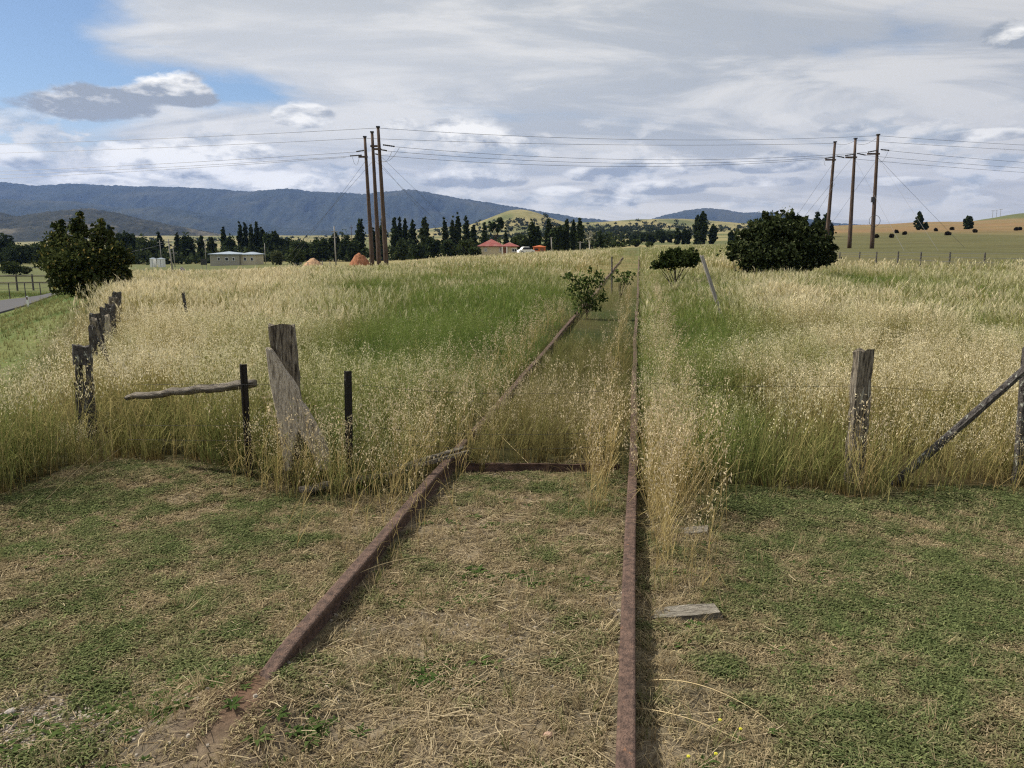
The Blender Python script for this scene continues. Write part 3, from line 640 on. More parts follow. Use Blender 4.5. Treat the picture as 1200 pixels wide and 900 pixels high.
# ------------------------------------------------------------------ foliage
def quads_at(C, size, rng, aspect=1.5, droop=0.0):
    n = len(C); a = rng.normal(size=(n, 3)); a /= np.linalg.norm(a, axis=1)[:, None]; r = rng.normal(size=(n, 3)); b = np.cross(a, r); b /= np.linalg.norm(b, axis=1)[:, None]
    s = size * rng.uniform(.6, 1.3, n)[:, None] / 2; a = a * s * aspect; b = b * s
    V = np.stack([C - a, C + b * .9 - a * .1, C + a, C - b * .9 - a * .1], 1).reshape(-1, 3); Q = np.arange(4 * n).reshape(-1, 4)
    return V, Q
def crown_mesh(name, blobs, nleaf, size, cols, parent, loc, seed=0, clump=.2, per=26, mat=None, shell=.45):
    """blobs: (x,y,z,rx,ry,rz) local; foliage grows as clumps of leaves filling uneven lobes"""
    rng = np.random.default_rng(seed); vol = np.array([b[3] * b[4] * b[5] for b in blobs]); vol = vol**.55; vol /= vol.sum(); allc = []; allk = []
    for b, v in zip(blobs, vol):
        m = max(3, int(nleaf * v / per)); d = rng.normal(size=(m, 3)); d /= np.linalg.norm(d, axis=1)[:, None]
        rr = (shell + (1 - shell) * rng.random(m)**.7) * (1 + .16 * rng.normal(size=m))
        cc = np.array(b[:3]) + d * rr[:, None] * np.array(b[3:6]); sc = clump * np.cbrt(b[3] * b[4] * b[5]) * rng.uniform(.5, 1.4, m)
        L = cc[:, None, :] + rng.normal(size=(m, per, 3)) * sc[:, None, None] * np.array([1, 1, .75]); allc.append(L.reshape(-1, 3))
        k = np.clip(rng.normal(.45, .28, m), 0, 1); allk.append(np.clip(np.repeat(k, per) + rng.normal(0, .15, m * per), 0, 1))
    C = np.concatenate(allc); K = np.concatenate(allk); zmin = .0
    keep = C[:, 2] > zmin; C = C[keep]; K = K[keep]
    V, Q = quads_at(C, size, rng); col = lerp(cols[0], cols[1], K)
    if len(cols) > 2:
        h_ = rng.random(len(K)) < .05; col[h_] = cols[2]
    return np_mesh(name, V, Q, mat or ML, np.repeat(col, 4, 0), parent)
def trunk_mesh(parent, h, r, limbs, rng, mat=M_TRUNK, lean=(0, 0), name='trunk'):
    mb = MB(); n = 5; mb.tube([(lean[0] * (i / n)**2 + rng.uniform(-.3, .3) * r, lean[1] * (i / n) ** 2, -.3 + (h + .3) * i / n) for i in range(n + 1)], [r * (1 - .75 * i / n) for i in range(n + 1)], 8)
    for (t, p) in limbs:
        s = Vector((lean[0] * t * t, lean[1] * t * t, h * t)); p = Vector(p); m = (s + p) / 2 + Vector((0, 0, .1 * (p - s).length)); rr = r * (1 - .75 * t) * .6
        mb.tube([s, m, p], [rr, rr * .65, rr * .25], 5)
    return mb.build(name, mat, parent)
DK = ((.020, .030, .014), (.055, .075, .028)); DK2 = ((.028, .040, .016), (.075, .095, .035)); OLV = ((.045, .055, .025), (.12, .13, .055))
def far_tree(kind, px, ytop, wpx, Y, label, cols=DK, seed=0, ybase=None, group=None):
    X = (px - 600) / 944 * Y; z0 = T1(X, Y)
    if ybase is not None: pass
    top = at(px, ytop, Y)[2]; H = max(top - z0, .8); w = wpx * Y / 944; r = w / 2
    rng = random.Random(seed * 7 + int(px)); names = {'P': 'poplar_tree', 'R': 'round_tree', 'C': 'conifer_tree', 'B': 'shrub', 'D': 'dead_tree', 'G': 'gum_tree'}
    e = empty(names[kind], (X, Y, z0), label=label, cat={'B': 'shrub'}.get(kind, 'tree'), group=group)
    u = max(Y / 794, .02)
    if kind == 'P':
        bl = []; nb = 16; off = rng.uniform(-.15, .15) * r
        for i in range(nb):
            t = (i + .5) / nb; rr = r * (.80 + .35 * sin(pi * min(t * 1.15, 1)) - .42 * max(0, t - .72) / .28) * rng.uniform(.93, 1.06)
            bl.append((off * t + rng.uniform(-.12, .12) * r, 0, H * (.05 + .90 * t), rr * .88, rr * .88, H / nb * 2.2))
        n = int(min(5200, 900 + H * w / (u * u) * 9)); sz = 1.9 * u
        crown_mesh('crown', bl, n, sz, cols, e, None, seed, .11, 12, shell=.25)
        trunk_mesh(e, H * .7, .018 * H, [(.3, (r * .3, 0, H * .5)), (.4, (-r * .3, .1, H * .6))], rng)
    elif kind in 'RB':
        bl = [(0, 0, H * .52, r * .85, r * .8, H * .42)]
        for i in range(5): a = rng.uniform(0, 2 * pi); bl.append((cos(a) * r * .55, sin(a) * r * .5, H * rng.uniform(.3, .78), r * .45, r * .45, H * .24))
        n = int(min(5200, 900 + H * w / (u * u) * 7)); crown_mesh('crown', bl, n, 1.8 * u, cols, e, None, seed, .2, 12, shell=.35)
        trunk_mesh(e, H * .5, .03 * H, [(.5, (r * .4, 0, H * .5)), (.5, (-r * .4, 0, H * .55)), (.7, (0, r * .3, H * .65))], rng)
    elif kind == 'C':
        bl = [(0, 0, H * (.1 + .85 * t), r * (1.05 - t) * .95, r * (1.05 - t) * .95, H * .13) for t in (0, .2, .4, .6, .8, .95)]
        crown_mesh('crown', bl, int(min(2600, 400 + H * w / (u * u) * 4)), 1.7 * u, cols, e, None, seed, .2, 12, shell=.2); trunk_mesh(e, H * .8, .02 * H, [], rng)
    elif kind == 'G':
        bl = [(rng.uniform(-.7, .7) * r, rng.uniform(-.5, .5) * r, H * rng.uniform(.55, .92), r * .32, r * .32, H * .09) for _ in range(9)]
        crown_mesh('crown', bl, 1500, 1.7 * u, cols, e, None, seed, .25, 12, shell=.2); trunk_mesh(e, H * .75, .02 * H, [(.5, b[:3]) for b in bl], rng)
    elif kind == 'D':
        limbs = [(rng.uniform(.35, .8), (rng.uniform(-1, 1) * r, rng.uniform(-.5, .5) * r, H * rng.uniform(.6, 1))) for _ in range(12)]
        trunk_mesh(e, H * .9, .035 * H, limbs, rng, M_DTRUNK)
        bl = [(p[0], p[1], p[2], r * .22, r * .22, r * .22) for _, p in limbs]; crown_mesh('crown', bl, 260, 1.2 * u, ((.28, .28, .2), (.4, .38, .3)), e, None, seed, .4, 8, shell=.1)
    return e
G_L = 'dark trees of the left valley line'; G_M = 'dark trees between the power poles and the red roof'; G_R = 'trees on the rise beyond the track'
TREES = [
 ('R', 3, 274, 22, 235, 'tall dark tree cut by the left picture edge behind the far road'), ('R', 18, 287, 36, 215, 'broad low dark tree left of the roadside tree, behind the rail fence'),
 ('R', 43, 284, 30, 240, 'dark tree right behind the left shoulder of the roadside tree'), ('B', 12, 307, 24, 130, 'round green bush standing in the yellow field at the left edge'),
 ('B', 28, 313, 12, 135, 'small greyish bush beside the round green bush'),
 ('P', 130, 263, 9, 250, 'slim poplar rising just right of the roadside tree'), ('R', 148, 273, 26, 240, 'flat-topped dark tree next to the slim poplar right of the roadside tree'),
 ('R', 171, 275, 24, 235, 'bulky dark tree behind the two white sheds'), ('P', 187, 273, 10, 245, 'short dark poplar behind the leaning street pole'),
 ('P', 208, 274, 8, 250, 'narrow poplar just right of the crossed street poles'), ('R', 220, 272, 17, 240, 'rounded dark tree above the diamond road sign'),
 ('P', 236, 276, 9, 245, 'low poplar left of the grey street pole at the long white building'), ('P', 247, 277, 10, 250, 'low broad poplar just behind the left end of the white building'),
 ('P', 263, 268, 7, 260, 'single small poplar over the roof of the long white building'), ('R', 269, 277, 14, 250, 'bushy dark tree over the middle of the long white building'),
 ('P', 282, 262, 7.5, 265, 'leftmost of the row of tall slim poplars behind the white building'), ('P', 288.5, 261, 6, 270, 'second slim poplar in the row behind the white building'),
 ('P', 295, 264, 6, 262, 'third and shortest slim poplar in the row behind the white building'), ('P', 302, 261, 8, 265, 'broad twin-topped poplar ending the row behind the white building'), ('P', 308, 267, 7, 262, 'shoulder poplar pressed against the broad twin-topped poplar'),
 ('R', 318, 269, 17, 255, 'high rounded tree right of the twin-topped poplar'), ('R', 331, 277, 10, 262, 'little round crown between two larger valley trees'), ('R', 342, 279, 16, 255, 'squat dark tree behind the green valley bush'),
 ('R', 355, 282, 26, 240, 'wide dark tree above the pale orange soil heap'), ('R', 374, 279, 22, 235, 'dark dome-shaped tree left of the cross-armed street pole'), ('B', 346, 292, 23, 165, 'dark green bush standing alone on the valley grass'),
 ('R', 324, 294, 14, 200, 'light olive bush right of the long white building'), ('R', 391, 275, 14, 240, 'irregular dark tree right behind the cross-armed street pole'), ('R', 406, 274, 16, 235, 'dark tree left of the orange soil mound'),
 ('P', 422, 257, 12, 232, 'tall ragged poplar above the orange soil mound'), ('R', 414, 282, 14, 225, 'low dark tree at the foot of the tall ragged poplar'), ('P', 437, 268, 9, 235, 'poplar seen between the two left tall power poles'),
 ('P', 449, 256, 9, 232, 'dense black poplar directly behind the rightmost left-hand power pole'), ('P', 463, 257, 9, 230, 'first poplar to the right of the left power poles'), ('P', 469, 255, 6, 234, 'slim poplar squeezed second right of the left power poles'),
 ('P', 475, 255, 7, 232, 'third poplar right of the left power poles'), ('P', 484, 258, 9, 228, 'separate conical poplar fourth right of the power poles'), ('P', 498, 254, 12, 226, 'widest tall poplar midway between power poles and red roof'),
 ('R', 470, 281, 16, 215, 'grey-green round tree low in front of the poplars by the poles'), ('R', 489, 285, 16, 205, 'small round tree below the separate conical poplar'), ('R', 508, 279, 18, 215, 'dark bulky tree below the widest tall poplar'),
 ('P', 522, 257, 6.5, 225, 'slim solitary poplar left of the cluster over the dirt bank'), ('P', 531, 257, 8, 226, 'left poplar of the tight cluster above the dirt bank'), ('P', 537, 251, 7.5, 226, 'highest poplar of the tight cluster above the dirt bank'),
 ('P', 547, 254, 8.5, 222, 'rounded tall poplar just left of the pointed tree by the house'), ('P', 555, 263, 7, 220, 'short poplar between the rounded poplar and the pointed tree'), ('R', 527, 281, 22, 205, 'dark lower tree left of the red roofed house'),
 ('R', 548, 282, 22, 190, 'black bushy tree touching the left wall of the red roofed house'), ('R', 556, 289, 16, 172, 'dark shrub in front of the left corner of the red roofed house'),
 ('C', 568, 258, 14, 215, 'broad pointed dark tree behind the red roof ridge'), ('G', 581, 254, 20, 225, 'airy gum tree with open crown above the red roof'), ('P', 593, 270, 5, 215, 'tiny poplar at the right end of the red roof'),
 ('R', 611, 275, 24, 215, 'round dark tree right of the red roofed house'), ('P', 624, 259, 11, 215, 'forked tall poplar above the white car'), ('P', 630, 265, 8, 214, 'lower side poplar against the forked poplar'),
 ('P', 643, 258, 10, 208, 'tall poplar behind the grey lamp pole by the orange shed'), ('R', 654, 264, 16, 204, 'wide dark tree right of the grey lamp pole'), ('P', 664, 256, 7, 205, 'slender upright poplar left in the last trio before the dead tree'),
 ('P', 672, 257, 6, 203, 'middle poplar of the last trio before the dead tree'), ('P', 679, 256, 8.5, 200, 'right and thickest poplar of the last trio before the dead tree'), ('D', 691, 271, 12, 150, 'pale leafless tree in front of the dark tree line'),
 ('C', 703, 270, 15, 175, 'dark pointed clump closing the tree line right of the dead tree'), ('B', 722, 284, 18, 230, 'low dark hedge bush left of the track on the rise'),
 ('R', 742, 276, 10, 380, 'leftmost small crown in the clump where the track vanishes'), ('R', 752, 274, 12, 390, 'second small crown in the clump where the track vanishes'), ('R', 762, 275, 12, 380, 'darker middle crown in the clump where the track vanishes'),
 ('R', 775, 270, 13, 370, 'largest crown at the right of the clump where the track vanishes'), ('R', 784, 273, 7, 372, 'narrow crown at the right rim of the clump where the track vanishes'), ('B', 745, 281, 12, 220, 'low bush just left of the vanishing rail'), ('B', 761, 284, 9, 210, 'little bush just right of the vanishing rail'),
 ('P', 794, 268, 8, 300, 'leftmost short poplar of the three below the tallest pair'), ('P', 801, 267, 6, 300, 'middle short poplar left of the tallest pair'), ('P', 806, 269, 5, 302, 'thin short poplar nearest the tallest pair'),
 ('P', 817, 252, 9, 290, 'left lower half of the tallest poplar pair on the rise'), ('P', 822, 247, 11, 288, 'tallest poplar on the rise beyond the track'), ('P', 835, 263, 9, 290, 'single poplar right of the tallest pair'),
 ('P', 856, 270, 6, 300, 'little poplar between tallest pair and the great dark bush'), ('P', 861, 274, 4, 305, 'tiny poplar touching the left side of the great dark bush'), ('P', 956, 249, 9, 230, 'poplar whose top shows above the right of the great dark bush'), ('P', 966, 251, 9, 232, 'second poplar, beside the leftmost right-hand power pole'),
 ('P', 973, 262, 5, 232, 'short poplar right behind the leftmost right-hand power pole'), ('P', 1074.5, 249, 8.5, 290, 'lone tall poplar on the brown pasture right of the poles'), ('P', 1082.5, 261, 5, 290, 'stubby poplar beside the lone tall poplar on the pasture'), ('P', 1132.5, 253, 10, 285, 'twin-topped poplar farthest right on the brown pasture')]
for i, (k, px, yt, w_, Y_, lb) in enumerate(TREES):
    grp = G_L if px < 415 else G_M if px < 710 else G_R
    cl = OLV if 'olive' in lb or 'greyish' in lb else DK2 if ('green' in lb or k == 'B' or i % 5 == 2) else DK
    far_tree(k, px, yt, w_, Y_, lb, cl, seed=i, group=grp)
# pasture shrubs on the right and scattered scrub on the middle hills
for i, (px, py, w_, lb) in enumerate([(1026, 278, 7, 'dark shrub low beside the foot of the rightmost power pole'), (1044, 278, 5, 'small dark shrub on green pasture right of the rightmost pole'), (1049.5, 272.5, 4.5, 'dark shrub on the pasture just above and right of the first small shrub'), (1059, 274.5, 5, 'shrub below left of the lone tall poplar'),
        (1095, 270.5, 3.5, 'tiny shrub right of the stubby poplar'), (1110, 275, 8, 'pair of merged shrubs midway between the two pasture poplar groups'), (1114, 269, 5, 'shrub upslope midway between the two pasture poplar groups'), (1141, 272, 5, 'dark shrub just right of the farthest twin-topped poplar'), (1188.5, 269.5, 3.5, 'shrub near the right border on the pasture'), (1193, 269, 4, 'flatter shrub at the right border')]):
    Ys = np.linspace(70, 600, 300); Xs = (px - 600) / 944 * Ys; pz = 288 - (TH(Xs, Ys) - EYE) * 944 / Ys; Yv = float(Ys[np.argmin(np.abs(pz - py - 1))])
    far_tree('B', px, py - 1.0, w_ * .65, Yv, lb, ((.025, .022, .014), (.06, .05, .03)), seed=300 + i, group='dark shrubs dotted over the right pasture')
def scrub(name, spots, size, cols, label, cat, seed):
    rng = np.random.default_rng(seed); C = []
    for (cx, cy, sx, sy, n) in spots:
        P = np.stack([rng.normal(cx, sx, n), rng.normal(cy, sy, n)], 1); z = TH(P[:, 0], P[:, 1])
        for p, z_ in zip(P, z):
            s = rng.uniform(2.0, 4.0); C.append(np.array([p[0], p[1], z_ + s * .6]) + rng.normal(size=(26, 3)) * np.array([s * .6, s * .6, s * .4]))
    C = np.concatenate(C); V, Q = quads_at(C, size, rng); K = rng.random(len(C)); o = np_mesh(name, V, Q, ML, np.repeat(lerp(cols[0], cols[1], K), 4, 0)); return tag(o, label, cat, kind='stuff')
scrub('hillside_scrub', [(60, 700, 12, 20, 30), (95, 600, 20, 25, 40), (130, 800, 30, 60, 50), (25, 900, 60, 30, 70), (60, 1250, 60, 30, 80), (170, 1100, 60, 60, 60), (-30, 1150, 60, 40, 50), (220, 1400, 80, 80, 80), (320, 1300, 90, 60, 60), (-500, 1300, 200, 60, 60), (-250, 1500, 120, 60, 30), (520, 1250, 40, 20, 40)], 2.2, ((.02, .028, .014), (.05, .06, .03)), 'scattered dark scrub dotting the green grazing hills', 'scrub', 5)
scrub('valley_hedgerow', [(x, 238 + 14 * sin(x * .07), 4, 4, 6) for x in np.linspace(-165, 30, 44)] + [(x, 262, 5, 4, 5) for x in np.linspace(-175, -60, 24)], 1.0, ((.018, .026, .012), (.05, .065, .028)), 'continuous dark undergrowth filling the foot of the valley tree line', 'undergrowth', 6)

# near bushes ----------------------------------------------------------
def px_bush(name, Y, blobs, n, size, cols, label, cat, seed, clump=.2, per=26, depthk=.8, base_px=None, trunk_r=.06, shell=.45, mat=None):
    bx = base_px; X = (bx - 600) / 944 * Y; z0 = T1(X, Y); e = empty(name, (X, Y, z0), label=label, cat=cat); bl = []
    for (px, py, rx, ry) in blobs:
        p = at(px, py, Y); bl.append((p[0] - X, random.Random(px).uniform(-.3, .3) * rx * Y / 944, p[2] - z0, rx * Y / 944, rx * Y / 944 * depthk, ry * Y / 944))
    crown_mesh('crown', bl, n, size, cols, e, None, seed, clump, per, shell=shell, mat=mat)
    rng = random.Random(seed); H = max(b[2] for b in bl)
    limbs = [(rng.uniform(.1, .6), (b[0], b[1], b[2])) for b in bl] + [(.15, (b[0] * .8, b[1], b[2] * .8)) for b in bl]
    trunk_mesh(e, H * .75, trunk_r, limbs, rng); return e
px_bush('roadside_tree', 28, [(100, 308, 38, 30), (92, 270, 9, 18), (93, 256, 3.5, 9), (72, 278, 9, 16), (71, 263, 3.5, 8), (117, 276, 9, 16), (119, 264, 3.5, 8), (132, 284, 6, 13), (132, 270, 3, 7), (62, 300, 17, 20), (138, 306, 15, 20), (104, 330, 32, 18), (82, 322, 22, 20), (150, 302, 6, 10), (125, 326, 20, 14), (146, 322, 10, 12), (108, 343, 20, 7)],
        30000, .085, ((.018, .028, .012), (.095, .11, .038), (.24, .19, .06)), 'large dark roadside tree with several pointed leaders and foliage to the ground', 'tree', 11, .17, 26, base_px=102, trunk_r=.14, shell=.35)
px_bush('dark_bush', 31, [(916, 292, 44, 28), (890, 296, 26, 18), (945, 290, 26, 20), (912, 268, 28, 15), (930, 266, 18, 12), (895, 274, 18, 12), (912, 314, 32, 12), (968, 294, 10, 7), (866, 292, 8, 7), (950, 274, 14, 9), (872, 282, 9, 8), (971, 284, 5, 4), (938, 258, 8, 5), (905, 257, 8, 5), (958, 305, 12, 8), (882, 308, 14, 8), (857, 300, 6, 5), (976, 301, 6, 4), (926, 251, 4, 5), (897, 253, 4, 5), (963, 265, 6, 6), (868, 272, 6, 5), (978, 290, 4, 4), (914, 250, 3, 4)],
        26000, .095, ((.012, .020, .009), (.075, .092, .038), (.17, .19, .10)), 'big rounded dark bush with glossy leaves standing in the pale meadow', 'bush', 12, .17, 20, base_px=915, trunk_r=.1, shell=.62)
px_bush('low_bush', 27, [(793, 303, 20, 9), (778, 307, 10, 8), (806, 300, 13, 8), (812, 305, 9, 7), (770, 310, 7, 6), (790, 296, 9, 5), (792, 309, 17, 5)], 3400, .085, ((.014, .024, .008), (.07, .09, .03)), 'low spreading dark bush just right of the long rail', 'bush', 13, .2, 14, base_px=793, trunk_r=.04, shell=.3)
px_bush('sapling', 20, [(684, 334, 15, 15), (668, 324, 9, 6), (700, 328, 9, 12), (690, 352, 12, 12), (672, 343, 9, 10), (706, 345, 7, 8), (692, 312, 1.5, 9), (680, 362, 12, 6), (700, 360, 8, 6)], 1150, .058, ((.03, .050, .014), (.11, .15, .045)), 'open leafy sapling with bare lower twigs beside the far rail', 'sapling', 14, .34, 8, base_px=689, trunk_r=.025, shell=.2)
px_bush('sapling', 26, [(726, 326, 12, 7), (738, 320, 8, 5), (722, 318, 5, 4), (733, 330, 9, 4), (742, 325, 4, 4)], 240, .07, ((.03, .050, .014), (.11, .15, .045)), 'sparse small sapling between the two rails near the track end', 'sapling', 15, .3, 8, base_px=728, trunk_r=.018, shell=.1)
px_bush('low_bush', 33, [(858, 288, 6, 4), (866, 292, 6, 5)], 300, .11, ((.02, .03, .010), (.05, .065, .022)), 'thin offshoot bush left of the big rounded dark bush', 'bush', 16, .3, 8, base_px=862, trunk_r=.02)

# ------------------------------------------------------------------ power poles and lines
def rel(p, root): return tuple(float(p[i]) - root[i] for i in range(3))
ATT = {}
def power_pole(key, pxb, pxt, yt, Y, label, group, arm_y, arm_dx, ins, guys=(), boxes=False):
    top = at(pxt, yt, Y); X0 = (pxb - 600) / 944 * Y; z0 = T1(X0, Y); root = (X0, Y, z0)
    e = empty('power_pole', root, label=label, cat='power pole', group=group)
    H = top[2] - z0; lean = top[0] - X0
    MB().tube([(lean * t, 0, -.5 + (H + .5) * t) for t in np.linspace(0, 1, 8)], [.30 - .13 * t for t in np.linspace(0, 1, 8)], 10).build('shaft', M_POLE, e, smooth=True)
    cap = MB().box((lean, 0, H + .08), (.42, .42, .16)); cap.build('cap', M_INSUL, e)
    za = at(pxt, arm_y, Y)[2] - z0; xa = lean * za / H; ln = arm_dx * Y / 944
    MB().box((xa + ln / 2, -.22, za), (abs(ln) + .5, .18, .22)).build('crossarm', M_POLE, e)
    for (dx0, dx1, yy0, yy1) in ins:
        p = at(pxt + dx0, yy0, Y); q = at(pxt + dx1, yy1, Y); p = Vector(rel(p, root)); q = Vector(rel(q, root)); p.y = q.y = -.25
        mb = MB(); n = 13; pts = [p + (q - p) * i / (n - 1) for i in range(n)]
        mb.tube(pts, [.10 if i % 2 else .06 for i in range(n)], 8); mb.build('insulator_string', M_INSUL, e)
    for (gx, gy, yy0, yyY) in guys:
        s0 = at(pxt, yy0, Y); s0 = np.array(rel(s0, root)); gX = (gx - 600) / 944 * yyY; g1 = np.array(rel((gX, yyY, T1(gX, yyY)), root)); MB().tube([tuple(s0), tuple(g1)], .016, 4, cap=False).build('guy_wire', M_WIRE, e)
    if boxes:
        zb = at(pxt, 234, Y)[2] - z0; MB().box((lean * .4 - .3, -.1, zb), (.35, .35, .7)).build('control_box', M_INSUL, e)
        zr = at(pxt, 259, Y)[2] - z0; mb = MB(); mb.tube([(lean * .2 + .75 * cos(a), -.35, zr + .75 * sin(a)) for a in np.linspace(0, 2 * pi, 20)], .03, 4, cap=False); mb.build('cable_coil', M_INSUL, e)
    ATT[key] = (root, e); return e
GL = 'three tall poles of the left power structure'; GR = 'three tall poles of the right power structure'
power_pole('l3', 436, 427.5, 161, 103.4, 'left pole of the left trio of tall power poles, the lowest topped', GL, 184, -6, [(-17, -3, 183, 182)], [(330, 0, 190, 118)])
power_pole('l2', 444, 436, 155.5, 99.5, 'middle pole of the left trio of tall power poles', GL, 171.5, 5, [(-9, -18, 176.5, 178), (4, 8, 180.5, 181.5)], [(318, 0, 190, 112), (560, 0, 185, 120)])
power_pole('l1', 452.5, 443, 149.5, 95, 'tallest topped right pole of the left trio, above the meadow crest', GL, 175, -4, [(6, 20, 170, 172), (3, 11, 175.5, 177)], [(575, 0, 180, 118), (545, 0, 188, 118)])
power_pole('r1', 968, 978.5, 167, 118, 'leftmost thin pole of the right trio of tall power poles', GR, 187.5, -8, [(-13, -3, 186, 184.5), (1, 10, 183, 185)], [(905, 0, 188, 100), (930, 0, 215, 105)])
power_pole('r2', 995.5, 1002.5, 163, 114.4, 'middle dark pole of the right trio of tall power poles', GR, 184.5, -9, [(-13, -2, 182.5, 181), (1, 11, 180, 182)], [(910, 0, 180, 105), (1060, 0, 188, 96)])
power_pole('r1b', 1022, 1029, 158.5, 110, 'rightmost pole of the right trio, carrying a box and cable coil', GR, 180.5, -10, [(-13, -2, 178.5, 176.5), (2, 12, 175.5, 176.5)], [(955, 0, 185, 122), (1100, 0, 185, 98), (1130, 0, 185, 110)], boxes=True)
def line(p, q, s, label, r=.020):
    o = MB().tube(sag(p, q, s, 28), r, 4, cap=False).build('power_line', M_WIRE); return tag(o, label, 'power line', 'conductors strung between the tall poles')
lines = [
 ((443, 150, 95), (-330, 174, 130), .6, 'uppermost thin wire running left from the tallest left-trio pole'),
 ((427.5, 162, 103.4), (-330, 184, 140), .6, 'second thin wire running left from the lowest-topped left pole'),
 ((418, 178, 99.5), (-330, 208, 135), .7, 'highest of the three thick conductors running left'), ((411, 183, 103.4), (-330, 212, 138), .7, 'middle of the three thick conductors running left'), ((405, 184.5, 104), (-330, 219, 142), .7, 'lowest of the three thick conductors running left'),
 ((443, 150, 95), (1029, 159, 110), .9, 'uppermost thin wire between the two pole trios'), ((427.5, 162, 103.4), (978.5, 168, 118), .5, 'second thin wire between the two pole trios'),
 ((463, 172, 95), (1016, 178.5, 110), 1.2, 'highest thick conductor between the two pole trios'), ((454, 177, 95), (989.5, 182.5, 114.4), 1.2, 'middle thick conductor between the two pole trios'), ((444, 182, 99.5), (965.5, 186, 118), 1.2, 'lowest thick conductor between the two pole trios'),
 ((1029, 159, 110), (1500, 176, 150), .7, 'uppermost thin wire leaving right from the rightmost pole'), ((1002.5, 164, 114.4), (1500, 182, 155), .7, 'second thin wire leaving right from the middle right pole'),
 ((1041, 176.5, 110), (1500, 201, 150), .8, 'highest thick conductor leaving right'), ((1013.5, 182, 114.4), (1500, 207, 152), .8, 'middle thick conductor leaving right'), ((988.5, 185, 118), (1500, 213, 155), .8, 'lowest thick conductor leaving right'),
 ((978.5, 168, 118), (1002.5, 164.5, 114.4), .35, 'short slack link between leftmost and middle right poles'), ((1002.5, 168, 114.4), (1029, 160, 110), .5, 'short slack link between middle and rightmost right poles')]
for a_, b_, s_, lb in lines: line(at(*a_), at(*b_), s_, lb)
for a_, b_, s_, lb in [((413, 184, 103.4), (421, 184, 103), 1.0, 'loop of jumper cable hanging by the lowest-topped left pole'), ((468, 173, 95), (446, 189, 96), .6, 'jumper cable drooping right of the tallest left-trio pole'), ((459, 178, 95), (447, 188, 96), .5, 'shorter jumper cable under the tallest left-trio pole'),
        ((965.5, 186, 118), (967.5, 194, 118), .3, 'jumper tail hanging left of the leftmost right pole'), ((1041, 177, 110), (1031, 190, 110), .4, 'jumper cable drooping right of the rightmost pole')]:
    o = MB().tube(sag(at(*a_), at(*b_), s_, 12), .018, 4, cap=False).build('jumper_cable', M_WIRE); tag(o, lb, 'cable', 'jumper cables on the tall poles')
# small street poles
def street_pole(pxb, pxt, yt, Y, label, arms=(), mat=M_POLEG, r=.13):
    top = at(pxt, yt, Y); X0 = (pxb - 600) / 944 * Y; z0 = T1(X0, Y); root = (X0, Y, z0); e = empty('street_pole', root, label=label, cat='pole', group='small street poles in the valley')
    H = top[2] - z0; ln = top[0] - X0; MB().tube([(0, 0, -.3), (ln, 0, H)], [r, r * .75], 8).build('shaft', mat, e, smooth=True)
    for (ya, wpx) in arms: z = at(pxt, ya, Y)[2] - z0; MB().box((ln * z / H, -.18, z), (wpx * Y / 944, .14, .16)).build('crossarm', mat, e)
    return e
street_pole(200.5, 197, 280, 150, 'leaning pale street pole near the diamond sign', [(283.5, 9)], r=.16)
street_pole(203.5, 202.5, 288, 190, 'shorter street pole with two crossarms behind the leaning one', [(288.5, 7), (296.5, 9)])
street_pole(188, 187, 281, 200, 'faint thin street pole left of the leaning one', [(284, 6)], r=.1)
street_pole(240, 240, 280, 210, 'thin grey street pole left of the long white building', [(282, 4)], r=.11)
street_pole(310, 310, 285, 215, 'short street pole right of the row of slim poplars', [], r=.11)
street_pole(393, 391.5, 265, 170, 'cross-armed street pole left of the orange soil mound', [(271.5, 8), (278, 5)], mat=M_POLEG, r=.15)
street_pole(412, 411.5, 264, 240, 'faint distant pole between the cross-armed pole and the ragged poplar', [(267, 4)], mat=M_POLE, r=.1)
street_pole(647, 646, 278, 170, 'plain pale pole by the orange shed', [(278.5, 3)], r=.13)
street_pole(680, 680, 283, 165, 'T-shaped pale pole in front of the last poplar trio', [(284, 6)], r=.12)
for i, px in enumerate((1159.5, 1164, 1168.5)):
    Y = 1120; X0 = (px - 600) / 944 * Y; z0 = T1(X0, Y); e = empty('distant_pylon_pole', (X0, Y, z0), label=['leftmost', 'middle', 'rightmost'][i] + ' of three faint far pylon poles on the right hill crest', cat='pylon pole', group='far pylon poles on the hill crest')
    H = at(px, 246.5 - i * .8, Y)[2] - z0; MB().tube([(0, 0, -1), (0, 0, H)], [.28, .22], 6).build('shaft', M_POLEG, e); MB().box((0, 0, H - .6), (5.0, .3, .3)).build('crossarm', M_POLEG, e)
tl = MB(); tag(tl.tube(sag(at(198, 284, 150), at(60, 294, 175), 1.5), .02, 4, cap=False).build('street_cable', M_WIRE), 'thin pale cable running left from the leaning street pole', 'cable')

